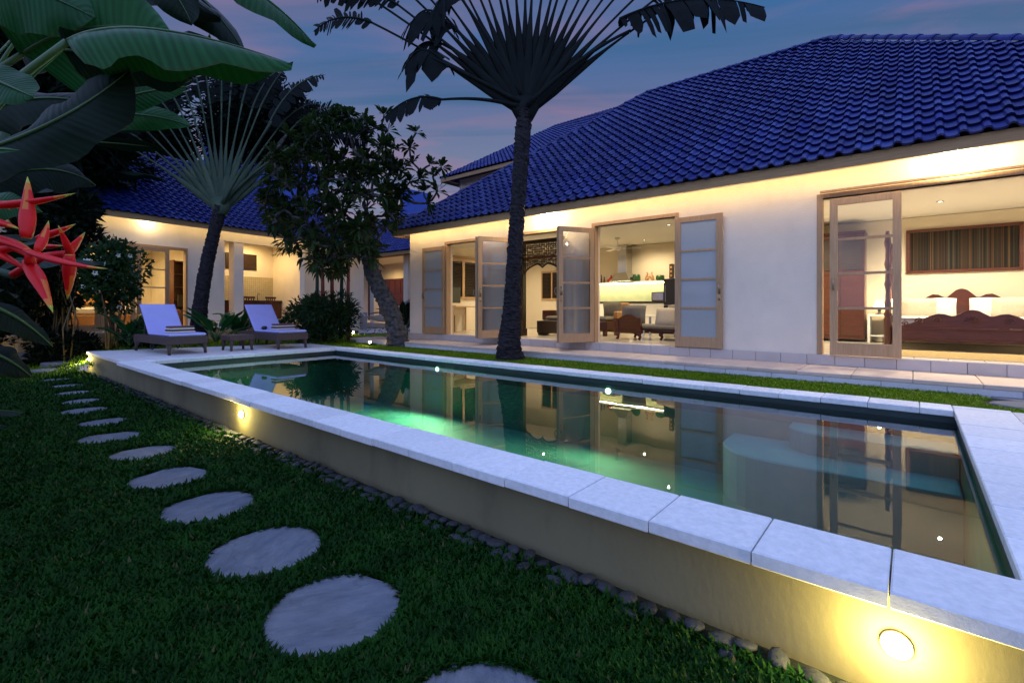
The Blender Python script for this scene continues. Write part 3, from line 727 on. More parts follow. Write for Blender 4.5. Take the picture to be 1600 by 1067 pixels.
# ================================================================== LIVING ROOM AND KITCHEN
def A(px, py, Y):              # photo pixel on the upright plane y = Y
    r = (px-800)/F; t = Y/(r*.6398 + .7685)
    x, _ = c2w(r*t, t); return Vector((x, Y, H + (HOR-py)/F*t))
E_down = emit('ceiling_lamp_lens', (1, .92, .76), 7)
def downlight(x, y, z, label, power, group='ceiling downlights', col=(1,.86,.62)):
    t = thing('ceiling_downlight', label, 'lamp', (x,y,z), group=group)
    b = MB(); b.lathe([(.05,0),(.05,-.008),(.034,-.01),(.031,-.004)], 18, TR(x,y,z)); b.build('rim', M['steel'], t, world=True, smooth=True)
    b = MB(); b.lathe([(.030,-.003),(.029,-.006),(.002,-.007)], 16, TR(x,y,z)); b.build('lens', E_down, t, world=True)
    light('down_light', (x,y,z-.03), power*PWR, col, .018, 'SPOT', t, aim=(0,0,-1), spot=165, blend=.7)
PWR = 2.4
ZCEIL = 3.158
downlight(-4.07, 10.2, ZCEIL, 'ceiling downlight nearest the frosted leaf of the kitchen opening', 52, col=(1,.80,.50))
downlight(-5.5, 12.1, ZCEIL, 'ceiling downlight to the right of the ceiling fan', 48, col=(1,.80,.50))
downlight(-7.57, 10.4, ZCEIL, 'ceiling downlight above the carved screen', 50, col=(1,.80,.50))
downlight(-9.4, 11.2, ZCEIL, 'ceiling downlight over the desk corner by the shuttered window', 60, col=(1,.80,.50))
# kitchen
kit = thing('kitchen_unit', 'white kitchen run with black worktop and glowing green splashback', 'kitchen', (-6.5, 12.9, ZF))
x0, x1 = A(905,470,12.9).x, -2.62
b = MB(); 
n = 7; wdt = (x1-x0)/n
b.box(x0, x1, 12.42, 12.99, ZF, ZF+.08); kc = b.build('toe_kick', M['black'], kit, world=True)
dm = MB().box(0.004, wdt-.004, 0, .55, 0, .72, bev=.004).mesh('cabinet_door', M['linen'])
for i in range(n): link('cabinet_door', dm, kit, True, loc=(x0+i*wdt, 12.42, ZF+.085))
MB().box(x0-.02, x1, 12.38, 12.99, ZF+.81, ZF+.86, bev=.005).build('worktop', M['black'], kit, world=True)
spm = mat('splashback', (.55,.60,.36), .35, scale=6, col2=(.66,.68,.46)); 
MB().box(x0, x1, 12.975, 12.996, ZF+.862, 2.03).build('splashback', spm, kit, world=True)
MB().box(x0-.02, x1, 12.70, 12.99, 2.06, 2.10, bev=.004).build('shelf', M['linen'], kit, world=True)
b = MB(); b.box(x0+.05, x1-.4, 12.74, 12.79, 2.035, 2.058); b.build('strip_lamp', emit('strip_lamp', (1, .93, .50), 26), kit, world=True)
pp = A(970,479,12.4); b = MB(); b.box(pp.x-.17, pp.x+.17, 12.40, 12.418, ZF+.60, ZF+.78); 
b.build('cooker_panel', M['steel'], kit, world=True)
for k in range(4): MB().lathe([(.018,0),(.018,.02),(.012,.024)], 10, TR(pp.x-.10+k*.066, 12.399, ZF+.68, rx=R(90))).build('knob', M['black'], kit, world=True)
hd = thing('extractor_hood', 'steel pyramid extractor hood with tall chimney above the shelf', 'extractor hood', A(974,441,12.8))
c = A(975,441,12.72); b = MB(); b.box(c.x-.13, c.x+.13, 12.60, 12.97, 2.37, 3.155); b.build('chimney', M['steel'], hd, world=True)
b = MB(); b.add([(c.x-.32,12.42,2.12),(c.x+.32,12.42,2.12),(c.x+.32,12.97,2.12),(c.x-.32,12.97,2.12),(c.x-.125,12.61,2.368),(c.x+.125,12.61,2.368),(c.x+.125,12.96,2.368),(c.x-.125,12.96,2.368)],
  [(3,2,1,0),(0,1,5,4),(1,2,6,5),(2,3,7,6),(3,0,4,7),(4,5,6,7)]); b.box(c.x-.322, c.x+.322, 12.418, 12.972, 2.103, 2.119); b.build('canopy', M['steel'], hd, world=True)
fr_ = thing('refrigerator', 'tall black refrigerator at the right end of the kitchen', 'refrigerator', (A(1044,470,12.6).x, 12.6, ZF))
xa = A(1037,470,12.35).x
b = MB(); b.box(xa, xa+.65, 12.35, 12.96, ZF+.03, ZF+.75, bev=.01); b.build('lower_door', M['black'], fr_, world=True)
b = MB(); b.box(xa, xa+.65, 12.35, 12.96, ZF+.76, 2.12, bev=.01); b.build('upper_door', M['black'], fr_, world=True)
b = MB(); b.tube([(xa+.06,12.34,ZF+.85),(xa+.06,12.31,ZF+.87),(xa+.06,12.31,ZF+1.25),(xa+.06,12.34,ZF+1.27)], .008, 6); b.build('handle', M['steel'], fr_, world=True)
ov = thing('microwave_oven', 'black microwave oven on the worktop beside the refrigerator', 'microwave', (A(1027,470,12.7).x,12.7,ZF+.86))
xo = A(1018,470,12.5).x; b = MB(); b.box(xo, xo+.45, 12.5, 12.9, ZF+.865, ZF+1.11, bev=.01); b.build('body', M['black'], ov, world=True)
b = MB(); b.box(xo+.02, xo+.33, 12.494, 12.499, ZF+.89, ZF+1.09); b.build('window', M['steel'], ov, world=True)
# ornaments on the shelf
def lathe_thing(name, label, cat, loc, prof, m, seg=14, group=None):
    o = tag(MB().lathe(prof, seg).build(name, m, smooth=True), label, cat, group); o.location = loc; return o
for i, (px, h) in enumerate(((935.5,.30),(939.8,.24),(944,.18))):
    p = A(px,438,12.82)
    lathe_thing('figurine', ['tallest','middle','shortest'][i] + ' of three slim dark figurines on the kitchen shelf', 'figurine', (p.x,12.82,2.101), [(.035,0),(.035,.02),(.014,.04),(.022,h*.4),(.012,h*.6),(.02,h*.72),(.008,h*.8),(.02,h*.9),(.004,h)], M['darkwood'], 10, 'slim figurines')
p = A(955,438,12.82); lathe_thing('tagine_pot', 'red tagine pot with conical lid on the kitchen shelf', 'pot', (p.x,12.82,2.101), [(.08,0),(.13,.03),(.14,.055),(.12,.065),(.06,.13),(.022,.17),(.03,.19),(.015,.205),(.003,.21)], M['ceramic_r'])
for px, r, lab in ((994.5,.11,'taller green ceramic pot beside the extractor hood'), (1031.5,.115,'squat green ceramic pot beside the tall totem')):
    p = A(px,437,12.82); h = .2 if px < 1000 else .15
    lathe_thing('ceramic_pot', lab, 'pot', (p.x,12.82,2.101), [(r*.8,0),(r,h*.2),(r*1.02,h*.6),(r*.9,h*.9),(r*.75,h),(r*.6,h*.98),(r*.55,h*.8)], M['ceramic_g'], group='green ceramic pots')
for px, lab in ((1010.5,'left wooden bird carving between the green pots'), (1019.5,'right wooden bird carving between the green pots')):
    p = A(px,437,12.82); t = thing('bird_carving', lab, 'carving', (p.x,12.82,2.101), group='wooden bird carvings')
    b = MB(); s = 1 if px < 1015 else -1
    b.tube([(0,0,0),(-.02*s,0,.06),(0,0,.14),(.03*s,0,.20),(.02*s,0,.24),(-.02*s,0,.235)], [.035,.04,.032,.018,.02,.006], 8); b.build('body', M['rattan'], t, smooth=True)
    b = MB(); b.tube([(.03*s,.01,.04),(.06*s,.01,.1),(.075*s,.01,.17)], [.015,.02,.004], 6); b.build('tail', M['rattan'], t, smooth=True)
p = A(1042.5,435,12.7); t = thing('totem', 'dark carved totem standing on the refrigerator', 'carving', (xa+.12,12.6,2.121))
b = MB(); b.box(-.05,.05,-.05,.05,0,.40,bev=.012); b.build('post', M['darkwood'], t)
for k in range(3): MB().box(-.025,.025,-.058,-.049,.06+k*.11,.12+k*.11).build('carved_face', M['rattan'], t)
# ceiling fan
fx = A(965,385,11.3); fan = thing('ceiling_fan', 'white ceiling fan hanging in the kitchen end of the room', 'fan', (fx.x, 11.3, ZCEIL))
b = MB(); b.lathe([(.07,0),(.06,-.05),(.015,-.06),(.015,-.22),(.085,-.23),(.10,-.27),(.085,-.31),(.03,-.33)], 16); b.build('motor', M['linen'], fan, smooth=True)
for k in range(3):
    b = MB(); b.box(.10, .58, -.055, .055, -.285, -.277, Matrix.Rotation(R(120*k+20),4,'Z') @ Matrix.Rotation(R(8),4,'X')); b.build('blade', M['linen'], fan)
# carved screen
s0, s1, sy = -7.5, -6.06, 9.3
scr = thing('carved_screen', 'tall dark carved wooden screen with pierced frieze inside the middle opening', 'screen', ((s0+s1)/2, sy, ZF))
for xx in (s0, s1-.16):
    b = MB(); b.box(xx, xx+.16, sy-.06, sy+.06, ZF, 2.98, bev=.01); b.box(xx-.02, xx+.18, sy-.08, sy+.08, ZF, ZF+.18, bev=.01); b.build('post', M['darkwood'], scr, world=True)
    b = MB()
    for k in range(7): b.lathe([(.01,0),(.05,.02),(.055,.09),(.03,.15),(.01,.2)], 8, TR(xx+.08, sy-.055, ZF+.35+k*.24)); 
    b.build('post_carving', M['darkwood'], scr, world=True)
b = MB(); b.box(s0-.04, s1+.04, sy-.07, sy+.07, 2.90, 2.985, bev=.01); b.build('top_rail', M['darkwood'], scr, world=True)
b = MB(); b.box(s0+.165, s1-.165, sy-.04, sy+.04, 2.53, 2.585, bev=.008); b.build('middle_rail', M['redwood'], scr, world=True)
def fret(x0, x1, z0f, z1, name):
    b = MB(); q = random.Random(3); cell = .052
    nx = int((x1-x0)/cell); 
    for i in range(nx+1):
        xx = x0 + (x1-x0)*i/nx; zz = z0f((xx-x0)/(x1-x0))
        k = 0; z = zz
        while z < z1:
            zt = min(z+cell, z1)
            # short curling members round each hole
            a = q.uniform(0, 3.14); r = cell*.62
            cx, cz = xx, (z+zt)/2
            b.tube([(cx+r*math.cos(a+tt), sy+.004*math.sin(tt*3), cz+r*math.sin(a+tt)*.9) for tt in (0,.8,1.6,2.4,3.4)], [.013,.016,.014,.016,.009], 5)
            z = zt
    return b.build(name, M['darkwood'], scr, world=True)
fret(s0+.17, s1-.17, lambda u: 2.60, 2.895, 'upper_fretwork')
arch = lambda u: 2.20 + .24*math.sin(math.pi*min(1,max(0,(u*1.0))))**.6 - (.10*math.exp(-((u-.5)/.07)**2))
fret(s0+.17, s1-.17, arch, 2.525, 'lower_fretwork')
b = MB(); b.tube([(s0+.17+(s1-s0-.34)*u, sy-.02, arch(u)-.02) for u in [k/16 for k in range(17)]], .022, 6); b.build('arch_moulding', M['darkwood'], scr, world=True)
# cushion helper
def pillow(name, label, m, loc, sx, sy_, sz, rz=0, tilt=0, cat='cushion', group=None, parent=None):
    b = MB(); n = 8
    for j in range(n+1):
        for i in range(n+1):
            u, v = i/n*2-1, j/n*2-1
            pin = 1 - .07*(u*u)*(v*v) ; hgt = (max(0,(1-u**4)*(1-v**4)))**.5
            b.v.append((u*sx/2*(1-.06*(1-abs(v))*0 + .03*abs(u*v)), hgt*sy_/2, v*sz/2*pin))
    k = (n+1)**2
    b.v += [(x, -y, z) for (x,y,z) in b.v]
    for j in range(n):
        for i in range(n):
            q = (j*(n+1)+i, j*(n+1)+i+1, (j+1)*(n+1)+i+1, (j+1)*(n+1)+i); b.f += [q[::-1], tuple(a+k for a in q)]
    b.m = [0]*len(b.f)
    o = b.build(name, m, parent, smooth=True)
    o.location = loc; o.rotation_euler = (tilt, 0, rz)
    if parent is None: tag(o, label, cat, group)
    return o
# daybed behind the screen
dbx = -7.55
db = thing('daybed', 'dark red wooden daybed seen through the carved screen', 'daybed', (dbx+.9, 10.7, ZF))
b = MB(); b.box(dbx, dbx+1.9, 10.35, 11.15, ZF+.16, ZF+.36, bev=.015); b.build('base', M['redwood'], db, world=True)
for xx in (dbx+.05, dbx+1.77):
    for yy in (10.38, 11.04): MB().box(xx, xx+.08, yy, yy+.08, ZF, ZF+.165).build('leg', M['redwood'], db, world=True)
b = MB(); b.box(dbx-.02, dbx+.05, 10.35, 11.15, ZF+.365, ZF+.62, bev=.015); b.build('armrest', M['redwood'], db, world=True)
b = MB(); b.box(dbx+.06, dbx+1.85, 10.38, 11.12, ZF+.365, ZF+.47, bev=.04); b.build('seat_cushion', M['greycloth'], db, world=True)
pillow('back_cushion', 'left grey back cushion on the daybed behind the screen', M['greycloth'], (dbx+.42,11.0,ZF+.70), .56,.20,.46, tilt=.15, group='grey daybed cushions')
pillow('back_cushion', 'right grey back cushion on the daybed behind the screen', M['greycloth'], (dbx+1.02,11.0,ZF+.70), .56,.20,.46, tilt=.15, group='grey daybed cushions')
# low dark chest in front
ch = thing('low_chest', 'low dark wooden chest in front of the daybed', 'chest', (-6.85, 9.95, ZF))
b = MB(); b.box(-7.3,-6.3,9.75,10.15,ZF+.06,ZF+.36,bev=.01); b.build('body', M['darkwood'], ch, world=True)
for xx in (-7.28,-6.38): MB().box(xx,xx+.06,9.77,10.13,ZF,ZF+.062).build('foot', M['darkwood'], ch, world=True)
# carved bench at the kitchen opening
def arch_panel(x0, x1, y0, y1, z0, z1, rise, n=12):
    b = MB(); top = [(x0+(x1-x0)*k/n, z1 + rise*math.sin(math.pi*k/n)) for k in range(n+1)]
    v = [(x,y0,z) for x,z in top] + [(x1,y0,z0),(x0,y0,z0)]; m_ = len(v); v += [(x,y1,z) for x,_,z in v]
    f = [tuple(range(m_))[::-1], tuple(range(m_,2*m_))] + [(i,(i+1)%m_,m_+(i+1)%m_,m_+i) for i in range(m_)]
    return b.add(v, f)
bn = thing('carved_bench', 'carved red wooden bench with grey cushions at the kitchen opening', 'bench', (-4.3, 10, ZF))
bx0 = A(964,520,9.75).x; bx1 = bx0 + 1.75
o = arch_panel(bx0+.04, bx0+.52, 9.72, 9.77, ZF+.20, ZF+.44, .10).build('end_panel', M['redwood'], bn, world=True)
for xx in (bx0, bx0+.52):
    b = MB(); b.box(xx-.01, xx+.055, 9.70, 9.79, ZF+.17, ZF+.46, bev=.012); b.build('end_post', M['redwood'], bn, world=True)
for q_ in ((bx0-.02, bx0+.60, 9.69, 9.80, ZF+.13, ZF+.20), (bx0+.601, bx1, 9.98, 10.06, ZF+.16, ZF+.24), (bx0, bx1, 10.5, 10.58, ZF+.16, ZF+.24)): MB().box(*q_, bev=.01).build('rail', M['redwood'], bn, world=True)
for (xx, yy) in ((bx0+.01,9.74),(bx0+.53,9.74),(bx0+.9,10.02),(bx1-.1,10.02),(bx0+.05,10.54),(bx1-.1,10.54)):
    b = MB(); b.tube([(xx+.02,yy,ZF+.15),(xx+.0,yy-.01,ZF+.10),(xx+.03,yy,ZF+.05),(xx+.0,yy-.02,ZF+.0)], [.045,.05,.028,.035], 8); b.build('leg', M['redwood'], bn, world=True, smooth=True)
b = MB(); b.box(bx0+.03, bx1, 9.81, 10.58, ZF+.242, ZF+.32, bev=.03); b.build('seat_cushion', M['greycloth'], bn, world=True)
pillow('cushion', 'grey cushion leaning on the carved end of the bench', M['greycloth'], (bx0+.30,9.95,ZF+.54), .56,.17,.42, tilt=-.15, group='bench cushions')
pillow('cushion', 'light beige cushion in the middle of the bench', M['beige'], (bx0+1.02,10.02,ZF+.50), .44,.15,.40, tilt=-.35, rz=.1, group='bench cushions')
pillow('cushion', 'grey cushion behind the beige one on the bench', M['greycloth'], (bx0+1.22,10.22,ZF+.54), .52,.17,.46, tilt=-.25, group='bench cushions')
# rattan armchair
ra = thing('rattan_armchair', 'woven rattan armchair behind the curtain of the kitchen opening', 'armchair', (A(948,515,11).x, 11, ZF))
rx = A(934,515,10.9).x
b = MB(); b.box(rx, rx+.58, 10.8, 11.5, ZF+.10, ZF+.40, bev=.03); b.build('seat_box', M['rattan'], ra, world=True)
b = MB(); b.box(rx, rx+.58, 11.42, 11.55, ZF+.405, ZF+.82, bev=.04); b.build('backrest', M['rattan'], ra, world=True)
b = MB(); b.box(rx+.50, rx+.60, 10.8, 11.41, ZF+.405, ZF+.60, bev=.03); b.build('armrest', M['rattan'], ra, world=True)
for xx in (rx+.02, rx+.50): MB().box(xx, xx+.06, 10.83, 10.89, ZF, ZF+.10).build('leg', M['rattan'], ra, world=True)
pillow('cushion', 'grey cushion standing in the rattan armchair', M['greycloth'], (rx+.25,11.2,ZF+.64), .5,.16,.4, tilt=.15)
# lamp behind the glass leaf
lp = A(916,470,11.6); t = thing('table_lamp', 'white glowing table lamp seen through the kitchen door glass', 'lamp', (lp.x,11.6,ZF))
b = MB(); b.lathe([(.16,0),(.16,.02),(.025,.04),(.02,.60),(.03,.62)], 14); b.build('stand', M['brass'], t, smooth=True)
b = MB(); b.lathe([(.10,.62),(.15,.66),(.17,.80),(.12,.98),(.06,1.02)], 16); b.build('lamp_shade', emit('lamp_shade_glow', (1,.84,.55), 5), t, smooth=True)
light('table_light', (lp.x,11.6,ZF+1.15), 12, WARM, .08, parent=t)
# white glass table
gt = thing('coffee_table', 'pale coffee table behind the carved bench', 'table', (A(1012,495,11.2).x,11.2,ZF))
tx = A(1003,495,11.1).x; b = MB(); b.box(tx,tx+.9,11.0,11.5,ZF+.47,ZF+.50,bev=.006); b.build('table_top', M['linen'], gt, world=True)
for xx in (tx+.04,tx+.82):
    for yy in (11.04,11.42): MB().box(xx,xx+.04,yy,yy+.04,ZF,ZF+.47).build('leg', M['steel'], gt, world=True)
# curtain at the left jamb of the kitchen opening
def curtain(name, label, x0, x1, y, z0, z1, folds, amp, m, sweep=0.0):
    b = MB(); nx, nz = folds*8, 8
    for j in range(nz+1):
        v = j/nz
        for i in range(nx+1):
            u = i/nx; k = x0 + (x1-x0)*u*(1 - .25*math.sin(math.pi*v)*sweep)
            b.v.append((k, y + amp*math.sin(u*folds*6.283)*(1-.3*v), z0+(z1-z0)*v))
    for j in range(nz):
        for i in range(nx): b.f.append((j*(nx+1)+i, j*(nx+1)+i+1, (j+1)*(nx+1)+i+1, (j+1)*(nx+1)+i)); b.m.append(0)
    return tag(b.build(name, m, smooth=True), label, 'curtain')
curtain('curtain', 'brown curtain gathered at the left jamb of the kitchen opening', -5.06, -4.90, 8.69, ZF+.01, 2.99, 4, .035, M['curtain'], .6)
# shuttered windows on the end wall, desk and monitor
EW = VX0 + WT + .003
def louvre(y0, y1, z0, z1, label):
    t = MB(); t.box(EW, EW+.05, y0, y0+.07, z0, z1); t.box(EW, EW+.05, y1-.07, y1, z0, z1); t.box(EW, EW+.048, y0+.071, y1-.071, z1-.07, z1); t.box(EW, EW+.048, y0+.071, y1-.071, z0, z0+.06)
    t.box(EW, EW+.047, (y0+y1)/2-.05, (y0+y1)/2+.05, z0+.061, z1-.071)
    w_ = t.build('window', M['teak'], villa, world=True, label=label)
    MB().box(EW+.001, EW+.006, y0+.07, y1-.07, z0+.06, z1-.07).build('window_backing', M['black'], w_)
    for (a, c_) in ((y0+.072, (y0+y1)/2-.051), ((y0+y1)/2+.051, y1-.072)):
        sl = MB().box(-.018, .018, 0, c_-a, -.003, .003, Matrix.Rotation(R(38),4,'Y')).mesh('slat', M['darkwood'])
        z = z0+.09
        while z < z1-.09: link('slat', sl, w_, loc=(EW+.028, a, z)); z += .048
louvre(9.55, 10.85, 1.62, 2.80, 'dark louvred shutters on the end wall'); louvre(11.2, 12.5, 1.62, 2.80, 'farther louvred shutters on the end wall')
b = MB(); b.box(EW, EW+.03, 9.4, 12.7, 2.83, 2.90); b.build('window_head', M['teak'], villa, world=True)
dk = thing('desk', 'narrow wooden desk against the shuttered end wall', 'desk', (EW+.4, 9.6, ZF))
b = MB(); b.box(EW+.02, EW+.85, 9.0, 10.3, ZF+.70, ZF+.73, bev=.004); b.build('table_top', M['teak'], dk, world=True)
for (xx, yy) in ((EW+.80,9.02),(EW+.80,10.24),(EW+.04,9.02),(EW+.04,10.24)): MB().box(xx,xx+.04,yy,yy+.04,ZF,ZF+.70).build('leg', M['teak'], dk, world=True)
mo = thing('monitor', 'black flat screen standing on the desk', 'monitor', (EW+.35,9.35,ZF+.73))
b = MB(); b.box(EW+.33,EW+.37,9.05,9.75,ZF+.82,ZF+1.28,bev=.006); b.build('screen', M['black'], mo, world=True)
b = MB(); b.box(EW+.25,EW+.45,9.3,9.5,ZF+.731,ZF+.745); b.box(EW+.335,EW+.365,9.37,9.43,ZF+.745,ZF+.83); b.build('stand', M['black'], mo, world=True)
tw = tag(MB().box(EW+.2,EW+.62,9.1,9.3,ZF+.01,ZF+.48,bev=.01).build('computer_tower', M['black']), 'black computer tower under the desk', 'computer')
# picture: a puppet figure hung by the shutters
pf = thing('wall_puppet', 'pale shadow puppet figure hung between the shutter leaves', 'ornament', (EW+.06, 10.9, 2.1))
b = MB(); b.tube([(0,0,-.3),(0,.04,-.1),(0,0,.1),(0,-.03,.22),(0,.02,.32)], [(.012,.03),(.012,.06),(.012,.07),(.012,.03),(.012,.04)], 8); b.build('body', M['linen'], pf)
b = MB(); b.tube([(0,.05,.12),(0,.14,0),(0,.10,-.15)], [(.008,.02)]*3, 6); b.tube([(0,-.05,.12),(0,-.12,.02),(0,-.16,-.1)], [(.008,.02)]*3, 6); b.build('arm', M['linen'], pf)
# shutters at the back of the sitting area (seen through the screen)
q0 = A(846,440,12.88); q1 = A(872,440,12.88)
wk = MB().box(q0.x, q1.x+.3, 12.86, 12.895, 1.60, 2.55).build('window', M['teak'], villa, world=True, label='shuttered window seen through the carved screen')
for (a, c_) in ((q0.x+.06, q0.x+.40), (q0.x+.46, q1.x+.24)):
    sl = MB().box(0, c_-a, -.015, .015, -.003, .003, Matrix.Rotation(R(38),4,'X')).mesh('slat', M['darkwood']); z = 1.68
    MB().box(a, c_, 12.852, 12.859, 1.66, 2.49).build('window_backing', M['black'], wk)
    while z < 2.48: link('slat', sl, wk, loc=(a, 12.845, z)); z += .045

# ================================================================== BEDROOM
BX = .70
downlight(.35, 10.9, ZCEIL, 'bedroom ceiling downlight over the bed', 122, 'bedroom downlights')
downlight(-1.5, 10.2, ZCEIL, 'added bedroom ceiling downlight by the wardrobe', 92, 'bedroom downlights')  # lamp added to make the bedroom brighter
downlight(2.0, 10.2, ZCEIL, 'added bedroom ceiling downlight out of view to the right', 92, 'bedroom downlights')  # second added lamp, out of view, to brighten the bedroom
bed = thing('four_poster_bed', 'carved red wooden four-poster bed with white linen', 'bed', (BX, 11.3, ZF))
def post(x, y, h):
    z = ZF; pr = [(.055,0),(.055,.50),(.04,.54),(.06,.58),(.04,.62)]
    k = .66
    while k < h-.15: pr += [(.032,k),(.045,k+.06),(.05,k+.10),(.034,k+.16),(.030,k+.30)]; k += .34
    pr += [(.05,h-.10),(.03,h-.06),(.045,h-.03),(.006,h)]
    MB().lathe(pr, 12, TR(x,y,z)).build('post', M['redwood'], bed, world=True, smooth=True)
for (x, y) in ((BX-1.03,10.3),(BX+1.03,10.3),(BX-1.03,12.36),(BX+1.03,12.36)): post(x, y, 1.87)
def crest(pts, y0, y1, zb, name):
    v = [(x,y0,z) for x,z in pts] + [(pts[-1][0],y0,zb),(pts[0][0],y0,zb)]; m_ = len(v); v += [(x,y1,z) for x,_,z in v]
    return MB().add(v, [tuple(range(m_))[::-1], tuple(range(m_,2*m_))] + [(i,(i+1)%m_,m_+(i+1)%m_,m_+i) for i in range(m_)]).build(name, M['redwood'], bed, world=True)
def crestline(base, hgt, n=48, w=.95):
    out_ = []
    for k in range(n+1):
        u = -1 + 2*k/n; a = abs(u)
        kn = [(0,1.0),(.07,.97),(.16,.78),(.22,.66),(.27,.70),(.33,.78),(.42,.80),(.52,.68),(.64,.48),(.78,.28),(.9,.16),(1,.12)]
        j = max(i for i in range(len(kn)-1) if kn[i][0] <= a); f_ = (a-kn[j][0])/(kn[j+1][0]-kn[j][0]); z = base + hgt*(kn[j][1]+(kn[j+1][1]-kn[j][1])*f_)
        out_.append((BX + u*w, z))
    return out_
crest(crestline(ZF+.34, .32), 10.26, 10.32, ZF+.18, 'footboard')
for q_ in ((.33,.375),(.15,.19)): MB().box(BX-.98, BX+.98, 10.247, 10.333, ZF+q_[0], ZF+q_[1], bev=.01).build('footboard_rail', M['redwood'], bed, world=True)
# relief scrolls on the footboard
for s in (-1, 1):
    for (cx, cz, r0) in ((.40,.49,.055),(.62,.47,.06),(.80,.43,.045)):
        MB().tube([(BX+s*(cx+r0*(1-k/14)*math.cos(k*.7)), 10.25, ZF+cz+r0*(1-k/14)*math.sin(k*.7)) for k in range(13)], .011, 5).build('scroll', M['redwood'], bed, world=True)
b = MB()
for k in range(7):
    a = math.pi*k/6; b.tube([(BX,10.25,ZF+.47),(BX+.10*math.cos(a),10.24,ZF+.47+.09*math.sin(a))], [.014,.006], 5)
b.build('footboard_carving', M['redwood'], bed, world=True)
crest(crestline(ZF+.55, .50, w=.98), 12.36, 12.43, ZF+.2, 'headboard')
for s in (-1,1): MB().box(BX+s*1.0-.03, BX+s*1.0+.03, 10.35, 12.34, ZF+.2, ZF+.40, bev=.01).build('side_rail', M['redwood'], bed, world=True)
b = MB(); b.box(BX-.95, BX+.95, 10.36, 12.33, ZF+.30, ZF+.50, bev=.06); b.build('mattress', M['linen'], bed, world=True, smooth=False)
b = MB(); b.box(BX-.97, BX+.97, 10.34, 11.7, ZF+.503, ZF+.535, bev=.015); b.build('bedspread', M['linen'], bed, world=True)
for i, (dx, dy, m_, sx_, lab) in enumerate(((-.78,12.2,'linen',.5,'white pillow at the left of the headboard'), (.78,12.2,'linen',.5,'white pillow at the right of the headboard'), (-.31,12.1,'linen',.44,'white pillow left of the headboard crest'), (.31,12.1,'linen',.44,'white pillow right of the headboard crest'),
        (-.62,12.0,'beige',.5,'beige pillow in front on the left'), (.62,12.0,'beige',.5,'beige pillow in front on the right'))):
    pillow('pillow', lab + ' of the four-poster bed', M[m_], (BX+dx,dy,ZF+.70), sx_,.18,.36, tilt=.28, cat='pillow', group='bed pillows')
# framed striped textile
tx0, tx1, tz0, tz1 = -.11, 1.52, 2.035, 2.90
ft = thing('framed_textile', 'long striped woven textile in a red wooden frame above the bed', 'textile', ((tx0+tx1)/2, 12.48, tz0))
b = MB(); b.box(tx0,tx1,12.445,12.495,tz1-.055,tz1,bev=.006); b.box(tx0,tx1,12.445,12.495,tz0,tz0+.055,bev=.006); b.box(tx0,tx0+.055,12.447,12.493,tz0+.0555,tz1-.0555); b.box(tx1-.055,tx1,12.447,12.493,tz0+.0555,tz1-.0555)
b.build('frame', M['redwood'], ft, world=True)
tm_ = bpy.data.materials.new('striped_weave'); tm_.use_nodes = True; t = tm_.node_tree; bs = t.nodes['Principled BSDF']; bs.inputs['Roughness'].default_value = .9
co = t.nodes.new('ShaderNodeTexCoord'); sx = t.nodes.new('ShaderNodeSeparateXYZ'); t.links.new(co.outputs['Object'], sx.inputs[0])
nz = t.nodes.new('ShaderNodeTexNoise'); nz.noise_dimensions = '1D'; nz.inputs['Scale'].default_value = 26; nz.inputs['Detail'].default_value = 3; t.links.new(sx.outputs['X'], nz.inputs['W'])
rp = t.nodes.new('ShaderNodeValToRGB'); rp.color_ramp.interpolation = 'CONSTANT'
for p_, c_ in ((0,(.003,.003,.003,1)),(.42,(.010,.010,.008,1)),(.50,(.07,.02,.008,1)),(.53,(.004,.005,.004,1)),(.60,(.13,.075,.03,1)),(.625,(.004,.004,.004,1)),(.69,(.03,.045,.034,1))):
    e = rp.color_ramp.elements.new(p_) if p_ else rp.color_ramp.elements[0]; e.position = p_; e.color = c_
t.links.new(nz.outputs['Fac'], rp.inputs[0]); t.links.new(rp.outputs[0], bs.inputs['Base Color'])
MB().box(tx0+.05,tx1-.05,12.465,12.49,tz0+.05,tz1-.05).build('cloth', tm_, ft, world=True)
# wardrobe
wd = thing('wardrobe', 'brown wooden wardrobe in the left back corner of the bedroom', 'wardrobe', (-1.5,12.2,ZF))
b = MB(); b.box(-2.35,-.75,11.95,12.48,ZF+.05,2.86,bev=.01); b.build('body', M['redwood'], wd, world=True)
for k in range(4):
    xx = -2.33+k*.395
    for (z0_, z1_) in ((ZF+.12,2.05),(2.12,2.78)): MB().box(xx+.015,xx+.375,11.93,11.949,z0_,z1_,bev=.008).build('door', M['redwood'] if z0_<1 else M['darkwood'], wd, world=True)
b = MB(); b.box(-2.37,-.73,11.92,12.49,2.862,2.91,bev=.01); b.build('cornice', M['redwood'], wd, world=True)
